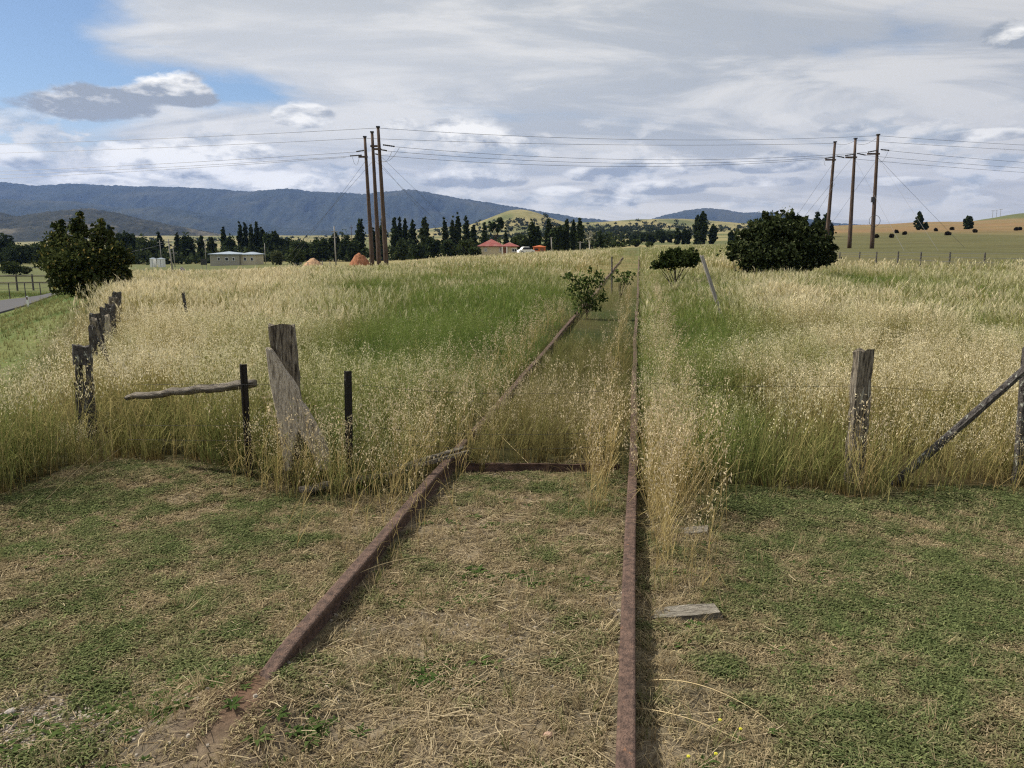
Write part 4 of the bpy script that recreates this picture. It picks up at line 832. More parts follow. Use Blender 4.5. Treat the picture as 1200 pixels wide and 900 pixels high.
# ------------------------------------------------------------------ houses, car, sheds, mounds
def localmb(Y, px, z0=None):
    X0 = (px - 600) / 944 * Y; z = T1(X0, Y); return (X0, Y, z)
Yh = 175; S = Yh / 944; root = localmb(Yh, 584); house = empty('brick_house', root, label='cream single storey house with red tiled hip roof among dark trees', cat='house')
zt = at(584, 288.3, Yh)[2] - root[2]; zr = at(584, 280, Yh)[2] - root[2]; zw = zt
def hip(mb, x0, x1, y0, y1, z, zr_, ov=.5, thick=.15):
    x0 -= ov; x1 += ov; y0 -= ov; y1 += ov; w = min(x1 - x0, y1 - y0) / 2
    if x1 - x0 >= y1 - y0: r0, r1 = (x0 + w, (y0 + y1) / 2), (x1 - w, (y0 + y1) / 2)
    else: r0, r1 = ((x0 + x1) / 2, y0 + w), ((x0 + x1) / 2, y1 - w)
    b = [(x0, y0, z), (x1, y0, z), (x1, y1, z), (x0, y1, z)]; b2 = [(x, y, z - thick) for x, y, _ in b]; R = [(r0[0], r0[1], zr_), (r1[0], r1[1], zr_)]
    if x1 - x0 >= y1 - y0: fs = [(0, 1, 5, 4), (1, 2, 5), (2, 3, 4, 5), (3, 0, 4)]
    else: fs = [(0, 1, 4), (1, 2, 5, 4), (2, 3, 5), (3, 0, 4, 5)]
    mb.add(b + R + b2, fs + [(6, 7, 1, 0), (7, 8, 2, 1), (8, 9, 3, 2), (9, 6, 0, 3), (9, 8, 7, 6)])
x0, x1, x2, x3 = (562 - 584) * S, (589 - 584) * S, (587.2 - 584) * S, (606 - 584) * S
MB().box(((x0 + x1) / 2, 3.5, zw / 2 - .3), (x1 - x0, 7, zw + .6)).build('wall', M_CREAM, house)
MB().box(((x2 + x3) / 2 + .1, 1.6, zw / 2 - .35), (x3 - x2 - .2, 6, zw + .5)).build('wall', M_CREAM, house)
mb = MB(); hip(mb, x0, x1, 0, 7, zw + .02, zr); mb.build('roof', M_TILE, house)
mb = MB(); hip(mb, x2 + .2, x3, -1.4, 4.6, zw - .03, zr - .7); mb.build('roof', M_TILE, house)
for (a, b_, ya, yb_, yy) in [(567.5, 570.5, 291, 295, 0), (585.3, 588, 290.5, 295, 0), (600, 605.5, 291.5, 295, -1.4)]:
    cx = ((a + b_) / 2 - 584) * S; wz = (at(584, ya, Yh)[2] + at(584, yb_, Yh)[2]) / 2 - root[2]; ww = (b_ - a) * S; hh = (yb_ - ya) * S; f_ = MB()
    for (ox, oz, sx, sz) in ((0, hh / 2, ww + .2, .12), (0, -hh / 2, ww + .2, .12), (-ww / 2, 0, .12, hh), (ww / 2, 0, .12, hh), (0, 0, .08, hh)): f_.box((cx + ox, yy - .05, wz + oz), (sx, .14, sz))
    fo = f_.build('window', M_WHITE, house); MB().box((cx, yy - .03, wz), (ww, .08, hh)).build('pane', M_DGLASS, fo)
MB().box(((591.5 - 584) * S, -.06 - 1.38, zw / 2 - .2), (3.2 * S, .1, zw - .3)).build('door', M_BRICK, house)
mb = MB()
for px in (588.6, 594): mb.box(((px - 584) * S, -1.9, zw / 2 - .3), (.22, .22, zw + .3))
mb.build('porch_post', M_WHITE, house)
# small dark vehicle shelter in front is left as shrub; white car
def car(px, Y, label, mat, yaw=0, L=4.3):
    root = localmb(Y, px); e = empty('parked_car', (root[0], root[1], root[2] + .42), rz=yaw, label=label, cat='car', group=None)
    prof = [(-2.1, .28), (-2.12, .62), (-1.9, .86), (-1.45, .92), (-1.0, 1.38), (-.6, 1.46), (.55, 1.44), (1.15, .96), (1.85, .84), (2.1, .62), (2.12, .3)]; k = L / 4.24; vs = []; w = .86
    for y, s in ((-w, 1), (w, 1)):
        for (x, z) in prof: vs.append((x * k, y * (.84 if z > 1 else 1), z))
    n = len(prof); o = MB().add(vs, [tuple(range(n)), tuple(range(n, 2 * n))[::-1]] + [(i, n + i, n + (i + 1) % n, (i + 1) % n) for i in range(n)]).build('body', mat, e); bevel(o, .05, 2)
    for (a0, a1) in ((-.95, -.1), (-.02, .85)): MB().add([(a0 * k - .18, -.885, .95), (a1 * k + .12, -.885, .95), (a1 * k, -.77, 1.34), (a0 * k, -.77, 1.34)], [(0, 1, 2, 3)]).build('side_window', M_DGLASS, e)
    MB().add([(1.10 * k + .03, -.66, 1.0), (1.10 * k + .03, .66, 1.0), (.60 * k + .03, .6, 1.4), (.60 * k + .03, -.6, 1.4)], [(0, 1, 2, 3)]).build('windscreen', M_DGLASS, e)
    for x in (-1.3, 1.3):
        for y in (-.85, .85):
            t_ = MB().tube([(x * k, y - .1, .31), (x * k, y + .1, .31)], .31, 14).build('wheel', M_TYRE, e); MB().tube([(x * k, y - .11, .31), (x * k, y + .11, .31)], .17, 10).build('rim', M_WHITE, t_)
    return e
car(616.5, 152, 'white car parked right of the red roofed house', M_WHITE, .25, 3.2)
root = localmb(160, 632); sh = empty('orange_shed', (root[0], root[1], root[2] + .3), label='boxy orange-red shed just right of the white car', cat='shed'); zt = at(632, 289, 160)[2] - root[2] - .3; w_ = 14 * 160 / 944
MB().box((0, 0, zt / 2), (w_, 2.4, zt)).build('wall', M_ORANGE, sh); mb = MB(); hip(mb, -w_ / 2, w_ / 2, -1.2, 1.2, zt, zt + .28, .12, .08); mb.build('roof', M_ORANGE, sh); MB().box((-w_ * .25, -1.22, zt * .62), (.7, .05, .35)).build('window', M_DGLASS, sh); MB().box((w_ * .22, -1.22, zt * .4), (.75, .05, zt * .75)).build('door', M_BRICK, sh)
# long white building
Yb = 205; root = localmb(Yb, 278); bl_ = empty('long_building', root, label='long low off-white building with blue-grey metal roof below slim poplars', cat='building'); S = Yb / 944; z1_ = at(278, 297.6, Yb)[2] - root[2]; zr_ = at(278, 295.6, Yb)[2] - root[2]
MB().box(((-12.5) * S, 1.5, z1_ / 2 - .3), (34 * S, 7, z1_ + .6)).build('wall', M_PWALL, bl_); MB().box((13.5 * S, 2.2, z1_ / 2 - .35), (17.6 * S, 6.5, z1_ + .5)).build('wall', M_CREAM, bl_)
mb = MB(); hip(mb, -29 * S, 4.3 * S, -2, 5, z1_ + .02, zr_ + .2, .5, .12); mb.build('roof', M_MROOF, bl_); mb = MB(); hip(mb, 5 * S, 22 * S, -1, 5.4, z1_ - .06, zr_ + .08, .45, .12); mb.build('roof', M_MROOF, bl_)
for px, wv in ((259, 3), (268, 4), (276, 3), (288, 3), (296, 3)):
    yy = -2.03 if px < 282 else -1.08
    f_ = MB().box(((px - 278) * S, yy, z1_ * .55), (wv * S, .1, .9)).build('window', M_WHITE, bl_); MB().box(((px - 278) * S, yy - .06, z1_ * .55), (wv * S - .2, .05, .7)).build('pane', M_DGLASS, f_)
for px, w_, lb in ((178, 5, 'smaller of two white sheds before the dark valley trees'), (187.5, 7.5, 'wider of two white sheds, beside the leaning street pole')):
    Y = 190; root = localmb(Y, px); e = empty('white_shed', root, label=lb, cat='shed', group='white sheds in the valley'); H = at(px, 303, Y)[2] - root[2]; w = w_ * .85 * Y / 944
    MB().box((0, 0, H / 2 - .1), (w, 1.6, H + .2)).build('wall', M_WHITE, e); mb = MB(); hip(mb, -w / 2, w / 2, -.8, .8, H, H + .2, .08, .05); mb.build('roof', M_MROOF, e); MB().box((w * .15, -.82, H * .45), (w * .04, .04, H * .85)).build('door_seam', M_DARK, e)
root = localmb(150, 237.5); bd = empty('notice_board', root, label='dark board on a thin post in the yellow valley field', cat='board'); H = at(237, 303.5, 150)[2] - root[2]
MB().box((0, 0, H - .55), (1.15, .08, 1.1)).build('board', M_DARK, bd); MB().tube([(.4, .06, -.2), (.4, .06, H - .1)], .05, 6).build('post', M_POLEG, bd); MB().tube([(-.4, .06, -.2), (-.4, .06, H - .1)], .05, 6).build('post', M_POLEG, bd)
# diamond road sign
Y = 95; root = localmb(Y, 211.5); sg_ = empty('road_sign', root, label='white diamond warning sign with dark mark beside the valley road', cat='road sign'); H = at(211, 316, Y)[2] - root[2]; r = 3.6 * Y / 944
M_SIGN = mat_plain('sign_white', (.62, .60, .60), None, 3, .5); M_SIGNR = mat_plain('sign_dark_red', (.12, .05, .05), None, 3, .5)
MB().add([(-r, -.04, H), (0, -.04, H - r), (r, -.04, H), (0, -.04, H + r), (-r, 0, H), (0, 0, H - r), (r, 0, H), (0, 0, H + r)], [(0, 1, 2, 3), (7, 6, 5, 4), (0, 4, 5, 1), (1, 5, 6, 2), (2, 6, 7, 3), (3, 7, 4, 0)]).build('sign_plate', M_SIGN, sg_)
mb = MB(); t_ = .045
for (a, b_) in (((-r, H), (0, H - r)), ((0, H - r), (r, H)), ((r, H), (0, H + r)), ((0, H + r), (-r, H))): mb.tube([(a[0] * .82, -.05, H + (a[1] - H) * .82), (b_[0] * .82, -.05, H + (b_[1] - H) * .82)], .02, 4)
mb.box((-.08, -.05, H), (.06, .02, .2)); mb.box((.02, -.05, H + .08), (.2, .02, .06)); mb.build('sign_mark', M_SIGNR, sg_)
MB().tube([(0, .03, -.2), (0, .03, H)], .035, 6).build('post', M_POLEG, sg_)
# white guide posts
for px, yt, Y, lb in ((25.5, 347, 44, 'white roadside guide post standing at the near edge of the asphalt'), (223, 322, 80, 'white guide post right of the diamond sign'), (167, 316, 120, 'tiny white guide post near the pale dirt track')):
    root = localmb(Y, px); H = at(px, yt, Y)[2] - root[2]; e = empty('guide_post', root, label=lb, cat='guide post', group='white roadside guide posts'); MB().box((0, 0, H / 2 - .1), (.12, .05, H + .2), taper=.1).build('stake', M_WHITE, e); MB().box((0, -.03, H * .8), (.07, .02, .14)).build('reflector', M_SIGNR, e)
# soil mounds
def mound(px, ytop, wpx, Y, mat, label, seed, prof=1.0):
    root = localmb(Y, px); H = at(px, ytop, Y)[2] - root[2]; r = wpx * Y / 944 / 2; n = 80; g = np.linspace(-1, 1, n); GX, GY = np.meshgrid(g, g); R = np.hypot(GX, GY)
    Z = H * np.clip(1 - R**prof, 0, 1) + (fbm(GX * 4 + seed, GY * 4, seed, 5, .6) - .5) * H * .22 * (R < 1) ; Z = np.where(R < 1, Z, -.3) - .03; b = (np.arange(n - 1)[:, None] * n + np.arange(n - 1)).ravel()
    o = np_mesh('soil_mound', np.stack([GX.ravel() * r, GY.ravel() * min(r, 5), Z.ravel()], 1), np.stack([b, b + 1, b + n + 1, b + n], 1), mat); o.location = root; return tag(o, label, 'soil mound', 'heaps of orange soil')
MS1 = mat_plain('orange_soil', (.22, .085, .04), (.36, .16, .08), 2, .95, .8, 8); MS2 = mat_plain('pale_orange_soil', (.36, .22, .12), (.46, .30, .18), 2, .95, .8, 8)
mound(421, 297, 30, 128, MS1, 'steep orange-red soil mound beside the left power poles', 1, 1.9)
mound(366, 302.5, 28, 150, MS2, 'pale low orange heap near the cross-armed street pole', 2, 1.6)
mound(530, 300.5, 34, 120, MS1, 'long low orange rubble bank left of the red roofed house', 3, 1.5); mound(549, 301.5, 16, 128, MS2, 'paler end of the rubble bank nearest the red roofed house', 4, 1.4)
# ------------------------------------------------------------------ far fences
def wire_fence(label, posts, mat=M_WOODK, r=.05, wires=(.4, .75), name='wire_fence', railmat=None, rr=.010):
    """posts: (px, ytop, Y)"""
    c = posts[0]; root = localmb(c[2], c[0]); e = empty(name, root, label=label, cat='fence'); tops = []
    for (px, yt, Y) in posts:
        X0 = (px - 600) / 944 * Y; z = T1(X0, Y); H = max(at(px, yt, Y)[2] - z, .5)
        o = MB().tube([(0, 0, -.2), (rg.uniform(-.03, .03), 0, H)], [r, r * .9], 6).build('post', mat, e); o.location = (X0 - root[0], Y - root[1], z - root[2]); tops.append((X0 - root[0], Y - root[1], z - root[2], H))
    for w in wires:
        pts = [(t[0], t[1] - r, t[2] + min(w, .98) * t[3]) for t in tops]; MB().tube(pts, rr, 4, cap=False).build('wire' if railmat is None else 'timber_rail', railmat or M_WIRE, e)
    return e
wire_fence('wire fence with dark posts crossing between tall grass and the green right pasture', [(960, 296, 78), (985, 295.5, 72), (1008, 295, 67), (1028, 295, 63), (1053.5, 294.5, 60), (1080, 295, 57), (1114.5, 295.5, 54), (1155.5, 296, 51), (1205, 296, 48), (1270, 297, 46)], r=.06, wires=(.45, .7, .93))
wire_fence('dark timber post and rail fence beside the left roadside field', [(-30, 321, 76), (15, 321.5, 78), (34, 321.5, 80), (53.5, 321.5, 82)], r=.09, wires=(.5, .9), name='timber_fence', railmat=M_WOODG, rr=.06)
wire_fence('low wire fence of thin stakes along the far side of the road', [(-20, 332, 60), (5, 331.5, 62), (24, 331, 63), (42, 331, 64), (58, 330, 66), (72, 329, 68)], r=.04, wires=(.6, .9))
wire_fence('wire fence of thin dark stakes before the orange rubble bank and house', [(478, 307, 64), (486, 309, 64), (536, 309.5, 62), (542.5, 309, 62), (551, 308.5, 62), (558.5, 308, 63), (565.5, 307.5, 63), (572.5, 306.5, 64), (578.5, 305.5, 65), (584.5, 305, 66), (593, 304.5, 67)], r=.035, wires=(.6, .92))
wire_fence('faint paddock wire fence running along the valley verge right of the roadside tree', [(150, 321, 72), (166, 320, 74), (182, 320, 76), (192, 319, 78), (214, 318, 80), (232, 318.5, 82)], r=.04, wires=(.6, .92))
wire_fence('short weathered fence by the pale orange heap', [(345, 308, 125), (352, 307.5, 125), (360, 307, 126), (377, 305.5, 126), (386, 306, 127)], M_POLEG, r=.08, wires=(.6, .92))
# stones on the mown ground
def stone(px, py, w, mat, label, seed, hgt=.55):
    p = gp(px, py, T1(*gp(px, py)[:2])); r = random.Random(seed); import bmesh
    bm = bmesh.new(); bmesh.ops.create_icosphere(bm, subdivisions=2, radius=1)
    for v in bm.verts:
        k = 1 + r.uniform(-.13, .13); v.co = Vector((v.co.x * w * k / 2, v.co.y * w * .7 * k / 2, v.co.z * w * hgt * k / 2))
    me = bpy.data.meshes.new('stone'); bm.to_mesh(me); bm.free(); me.materials.append(mat); o = bpy.data.objects.new('stone', me); COL.objects.link(o); o.location = (p[0], p[1], p[2] + w * hgt * .2); o.rotation_euler = (0, 0, r.uniform(0, 3)); return tag(o, label, 'stone')
stone(642, 863, .045, M_STONEP, 'small pinkish stone between the rails near the bottom', 1); stone(12, 836, .05, M_STONE, 'pale stone by the gravel patch at the left edge', 2); stone(710, 588, .06, M_STONE, 'grey stone against the inner side of the long rail', 3)
stone(612, 552, .08, M_STONE, 'grey stone at the dark edge of the tall grass between the rails', 4); stone(700, 552, .07, M_STONE, 'stone beside the rusty crossing beam end', 5)

# ------------------------------------------------------------------ grass
class Tmpl:
    def __init__(s): s.v = []; s.q = []; s.k = []; s.m = []
    def quad(s, P, k):
        b = len(s.v); s.v += [tuple(p) for p in P]; s.q.append((b, b + 1, b + 2, b + 3)); s.k += [k] * 4 if not hasattr(k, '__len__') else list(k); return s
    def ribbon(s, pts, w, side, k):
        side = np.array(side, float); n = len(pts); b = len(s.v); w = w if hasattr(w, '__len__') else [w * (1 - .75 * i / (n - 1)) for i in range(n)]
        for i, p in enumerate(pts):
            p = np.array(p); s.v.append(tuple(p - side * w[i] / 2)); s.v.append(tuple(p + side * w[i] / 2)); kk = k[i] if hasattr(k, '__len__') else k; s.k += [kk, kk]
        for i in range(n - 1): s.q.append((b + 2 * i, b + 2 * i + 1, b + 2 * i + 3, b + 2 * i + 2))
    def arr(s): return np.array(s.v, float), np.array(s.q), np.array(s.k)
# colour classes: 0 stem foot, 1 stem, 2 head, 3 leaf
def rdir(r): a = r.uniform(0, 2 * pi); return (cos(a), sin(a), 0)
def oat(r, lod, head=True):
    t = Tmpl(); bx, by = r.uniform(-.14, .14), r.uniform(-.14, .14)
    cx, cy = r.uniform(-1.1, 1.1), r.uniform(-1.1, 1.1)
    f = lambda u: np.array([bx * u * u * u + cx * max(u - .72, 0)**2, by * u * u * u + cy * max(u - .72, 0)**2, u * (1 - .04 * u)])
    ns, sw = {0: (6, .0055), 1: (3, .009), 2: (2, .024)}[lod]
    t.ribbon([f(i / ns) for i in range(ns + 1)], sw, rdir(r), [0] + [1] * (ns - 1) + [2 if head else 1])
    for j in range({0: 3, 1: 2, 2: 1}[lod]):
        u0 = r.uniform(.05, .5); d = np.array(rdir(r)); L = r.uniform(.2, .38); p0 = f(u0); side = (-d[1], d[0], 0)
        pts = [p0, p0 + d * L * .35 + np.array([0, 0, L * .55]), p0 + d * L * .85 + np.array([0, 0, L * r.uniform(.2, .75)])]
        t.ribbon(pts, {0: .008, 1: .014, 2: .035}[lod], side, 3)
    if head:
        if lod:
            for j in range(4 if lod == 1 else 3):
                u = r.uniform(.70, .90); L = r.uniform(.10, .18) if lod == 1 else r.uniform(.16, .26); w_ = (.013 if lod == 1 else .030) * r.uniform(.7, 1.3); d = np.array(rdir(r)); sd = np.array([-d[1], d[0], 0]); p = f(u) + d * r.uniform(0, .02); q = f(min(u + L, 1.05)) + d * r.uniform(.01, .05); t.quad([p, (p + q) / 2 + sd * w_ / 2, q, (p + q) / 2 - sd * w_ / 2], 2)
        n, hl, hw = {0: (15, .030, .0105), 1: (2, .045, .014), 2: (1, .07, .03)}[lod]
        for j in range(n):
            u = r.uniform(.66, 1.0); d = np.array(rdir(r)); rad = r.uniform(.005, .055) * (1.25 - u) / .4; p = f(u) + d * rad + np.array([0, 0, r.uniform(-.02, .01)])
            ax = np.array([d[0] * .35, d[1] * .35, -1.0]) if r.random() < .75 else np.array([d[0], d[1], .3]); ax /= np.linalg.norm(ax); sd = np.cross(ax, rdir(r)); sd /= max(np.linalg.norm(sd), .1)
            h_ = hl * r.uniform(.7, 1.25); w_ = hw * r.uniform(.7, 1.2); t.quad([p, p + ax * h_ * .45 + sd * w_ / 2, p + ax * h_, p + ax * h_ * .45 - sd * w_ / 2], 2)
    return t.arr()
def tuft(r, nb, hmin, hmax, w, spread, seg=2):
    t = Tmpl()
    for j in range(nb):
        d = np.array(rdir(r)); L = r.uniform(hmin, hmax); p0 = np.array([r.uniform(-spread, spread), r.uniform(-spread, spread), -.02]); b_ = r.uniform(.1, .75)
        pts = [p0 + d * L * b_ * (i / seg)**2 + np.array([0, 0, L * (i / seg) * (1 - .25 * b_ * (i / seg))]) for i in range(seg + 1)]
        t.ribbon(pts, w * r.uniform(.7, 1.3), (-d[1], d[0], 0), [0] + [3] * seg)
    return t.arr()
def scatter(name, tmpls, X, Y, Z, scale, pal, rng, mat, lean=.12, label=None, cat=None, hscale=None):
    """pal: (n,4,3) colours of the four classes per plant"""
    n = len(X); which = rng.integers(0, len(tmpls), n); Vs = []; Qs = []; Cs = []; off = 0
    rot = rng.uniform(0, 2 * pi, n); lx = rng.normal(0, lean, n); ly = rng.normal(0, lean, n); hs = hscale if hscale is not None else np.ones(n)
    for ti, (tv, tq, tk) in enumerate(tmpls):
        m = np.where(which == ti)[0]
        if not len(m): continue
        c, s = np.cos(rot[m])[:, None], np.sin(rot[m])[:, None]; sc = scale[m][:, None]; x = tv[None, :, 0] * sc; y = tv[None, :, 1] * sc; z = tv[None, :, 2] * sc * hs[m][:, None]
        xr = x * c - y * s + lx[m][:, None] * z; yr = x * s + y * c + ly[m][:, None] * z
        V = np.stack([xr + X[m][:, None], yr + Y[m][:, None], z + Z[m][:, None]], 2); nv = len(tv)
        Vs.append(V.reshape(-1, 3)); Qs.append((tq[None] + (off + np.arange(len(m)) * nv)[:, None, None]).reshape(-1, 4)); Cs.append(pal[m][:, tk, :].reshape(-1, 3)); off += len(m) * nv
    o = np_mesh(name, np.concatenate(Vs), np.concatenate(Qs), mat, np.concatenate(Cs)); return tag(o, label, cat, kind='stuff')
def rand_zone(n, y0, y1, rng, half=.72, extra=1.5, power=1.0):
    u = rng.random(n); Yv = np.sqrt(y0**2 + u * (y1**2 - y0**2)) if power == 1 else y0 + u * (y1 - y0); Xv = (rng.random(n) * 2 - 1) * (half * Yv + extra); return Xv, Yv
def meadow_pal(X, Y, rng):
    n = len(X); g = np.clip(greenness(X, Y) + rng.normal(0, .15, n) - .22 * (1 - sstep(Y, 7, 10)), 0, 1); v = rng.uniform(.8, 1.2, n)[:, None]
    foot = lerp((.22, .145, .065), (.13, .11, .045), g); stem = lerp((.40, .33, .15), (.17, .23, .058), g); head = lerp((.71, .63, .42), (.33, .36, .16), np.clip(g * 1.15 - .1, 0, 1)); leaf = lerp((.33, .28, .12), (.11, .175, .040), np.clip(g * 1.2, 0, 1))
    return np.stack([foot * v, stem * v, head * v, leaf * v], 1), g
CLEAR = [(at(335, 480, YP)[0], YP, .24, .68), (at(93, 440, Ym)[0], Ym, .24, .36), (at(1012, 480, gp(1012, 565, 0)[1])[0], gp(1012, 565, 0)[1], .12, .95), (at(284, 480, YP)[0], YP, .08, .7), (at(407, 480, YP)[0], YP, .08, .7), (at(113, 390, 10.5)[0], 10.5, .3, .5), (at(122, 375, 13)[0], 13, .5, .42), (at(130, 360, 15.5)[0], 15.5, .7, .42), (at(1150, 480, yr)[0], yr, .2, .9)]
def tall_height(X, Y, rng):
    s = s_right(X, Y); n = len(X); h = .42 + .78 * fbm(X * .7, Y * .7, 61) + rng.normal(0, .07, n)
    h = h * (1 - .25 * sstep(fbm(X * .22, Y * .22, 62), .5, .75))
    btw = (s > -1.66) & (s < .07); far = sstep(Y, 9, 20)
    lowh = (np.where(rng.random(n) < .2, .45, .24) + .30 * (1 - sstep(Y, 7, 10))) * rng.uniform(.6, 1.3, n)
    dl = -1.66 - s + (fbm(X * .9, Y * .9, 63) - .5) * 1.2; h = np.where(s < -1.66, h * (.45 + .55 * sstep(dl, -.2, 1.5)), h)
    dr = s + (fbm(X * .9, Y * .9, 64) - .5) * 1.0; h = np.where((s > .45) & (Y > 10), h * (.62 + .38 * sstep(dr, .5, 2.0)), h)
    for (ax_, ay_, rr_, kk_) in CLEAR:
        u = (X - ax_ * Y / ay_) ; m_ = (np.abs(u) < rr_) & (Y < ay_ + .1) & (Y > ay_ - 1.1); h = np.where(m_, h * np.where(rng.random(n) < .2, .9, kk_), h)
    return np.where(btw, lowh, h), btw
def meadow_mask(X, Y, rng, e_extra=0.):
    e = (fence_x(Y) - X) * .9; ok = (Y > edge_y(X) + rng.normal(0, .07, len(X)) + e_extra)
    ok &= ~((e > .25 + rng.normal(0, .28, len(X)) + .5 * (1 - sstep(Y, 7, 9))) & (Y > 6.4))
    c = 600 + 944 * X / np.maximum(Y, .1)
    ok &= ~((c > 905) & (Y > 47 + (c - 905) * 0)) 
    return ok
rng = np.random.default_rng(11); pr = random.Random(11)
T0 = [oat(pr, 0) for _ in range(22)]; T1_ = [oat(pr, 1) for _ in range(16)]; T2 = [oat(pr, 2) for _ in range(12)]; T0g = [oat(pr, 0, False) for _ in range(6)]
def meadow(name, n, y0, y1, tm, label, lean=.11, wide=1.0):
    X, Y = rand_zone(n, y0, y1, rng); m = meadow_mask(X, Y, rng); X, Y = X[m], Y[m]; pal, g = meadow_pal(X, Y, rng); h, btw = tall_height(X, Y, rng)
    sR = s_right(X, Y); sL = sR - S_L
    keep = ~((np.abs(sR + .0) < .11) | (np.abs(sL) < .07)) & ~(btw & (rng.random(len(X)) < .25))
    # thinner fringe on the viewer's side of each rail
    keep &= ~(((sR > -.30) & (sR < 0)) & (rng.random(len(X)) < .45))
    # the meadow is clumped
    keep &= rng.random(len(X)) < .16 + 1.0 * sstep(fbm(X * 1.6, Y * 1.6, 71), .30, .62)
    X, Y, pal, h, btw, g = X[keep], Y[keep], pal[keep], h[keep], btw[keep], g[keep]
    pal[btw] = pal[btw] * .45 + .55 * np.stack([np.array([[.12, .09, .045], [.20, .16, .075], [.42, .33, .20], [.16, .15, .055]])] * int(btw.sum())) * rng.uniform(.8, 1.2, int(btw.sum()))[:, None, None]; h = h * np.where(g > .68, .82, 1)
    # light heads fewer among green growth
    dim = rng.random(len(X)) < np.clip(.22 + (g - .40) * 1.5, .15, .9); pal[dim, 2] = pal[dim, 1] * .95
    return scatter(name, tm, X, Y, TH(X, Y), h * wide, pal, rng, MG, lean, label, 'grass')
meadow('tall_meadow_grass', 46000, 5.0, 13.5, T0, 'tall seeding oat grass standing in a thick near band behind the mown ground')
meadow('middle_meadow_grass', 120000, 13.5, 34, T1_, 'golden and green meadow grass filling the middle distance', .13)
meadow('far_meadow_grass', 150000, 34, 130, T2, 'pale meadow grass running to the crest of the field', .14, 1.0)
# green undergrowth blades inside the near meadow
TF = [tuft(pr, 9, .18, .55, .009, .05, 3) for _ in range(14)]
X, Y = rand_zone(11000, 5.0, 15, rng); m = meadow_mask(X, Y, rng); X, Y = X[m], Y[m]; pal, g = meadow_pal(X, Y, rng); h, btw = tall_height(X, Y, rng); sR = s_right(X, Y); k = ~((np.abs(sR) < .07) | (np.abs(sR - S_L) < .08)); pal[:, 3] = lerp((.22, .20, .075), (.11, .16, .045), np.clip(g + .15, 0, 1)); pal[:, 0] *= .8; pal[btw, 3] = pal[btw, 3] * .5 + .5 * np.array((.20, .15, .07))
scatter('meadow_undergrowth', TF, X[k], Y[k], TH(X[k], Y[k]), (.45 + .55 * h / .8)[k], pal[k], rng, MG, .1, 'leafy green undergrowth between the meadow stalks', 'grass')
# verge left of the old fence: short green
X, Y = rand_zone(60000, 7, 75, rng, .75, 1); e = (fence_x(Y) - X) * .9; dr2 = np.min((X[:, None] - rx_[None, ::4])**2 + (Y[:, None] - ry_[None, ::4])**2, 1); m = (e > .2) & (dr2 > (ROADW / 2 + 1.4)**2); X, Y = X[m], Y[m]; n = len(X); gg = np.clip(.75 - sstep(fbm(X * .3, Y * .3, 31), .38, .68) * .75 + rng.normal(0, .12, n), 0, 1)
pal = np.stack([lerp((.12, .12, .04), (.07, .10, .025), gg)] * 2 + [lerp((.27, .25, .11), (.085, .135, .032), gg)] * 2, 1) * rng.uniform(.8, 1.2, n)[:, None, None]; TV = [tuft(pr, 6, .3, 1.0, .05, .15, 2) for _ in range(8)]
scatter('roadside_grass', TV, X, Y, TH(X, Y), np.clip(.12 + Y * .003, .1, .28) * rng.uniform(.6, 1.3, n), pal, rng, MG, .1, 'short green roadside grass left of the broken fence', 'grass')
# clumps of tall straw close to the rails on the mown side
CL = [(322, 574, .09, 16), (350, 578, .09, 18), (378, 578, .08, 16), (1012, 583, .08, 22), (284, 574, .06, 14), (407, 578, .07, 18), (1185, 580, .1, 24), (470, 640, .16, 26), (452, 600, .14, 18), (486, 590, .10, 14), (765, 600, .12, 90), (775, 640, .12, 60), (790, 680, .10, 22), (757, 570, .10, 80), (772, 560, .14, 90), (708, 566, .06, 26), (706, 600, .04, 12), (718, 553, .07, 34), (500, 560, .14, 40), (425, 600, .2, 10), (560, 545, .1, 16), (535, 562, .07, 9)]
X = []; Y = []
for (px, py, s_, n) in CL: p = gp(px, py); X += list(rng.normal(p[0], s_, n)); Y += list(rng.normal(p[1], s_ * 1.2, n))
Yr = 5.2 + 24 * rng.random(1500)**1.3; sr_ = np.where(rng.random(1500) < .86, rng.normal(.38, .15, 1500), rng.normal(-.28, .07, 1500)); X += list(.346 + .158 * (Yr - 2.27) + sr_); Y += list(Yr)
Yl = 5.6 + 14 * rng.random(420); X += list(.346 + .158 * (Yl - 2.27) + S_L + rng.normal(-.35, .25, 420)); Y += list(Yl)
X = np.array(X); Y = np.array(Y); sR = s_right(X, Y); k = ~((np.abs(sR) < .13) | (np.abs(sR - S_L) < .08)); X, Y = X[k], Y[k]; n = len(X); pal, g = meadow_pal(X, Y, rng); g = np.full(n, .1); pal[:, 1] = np.array((.42, .32, .14)); pal[:, 2] = np.array((.66, .55, .36)); pal[:, 3] = np.array((.36, .29, .13)); pal[:, 0] = np.array((.26, .19, .08)); pal *= rng.uniform(.75, 1.2, n)[:, None, None]
scatter('railside_straw', T0, X, Y, TH(X, Y), rng.uniform(.35, .85, n), pal, rng, MG, .16, 'straw-coloured seeding stalks growing tight along both rails', 'grass')
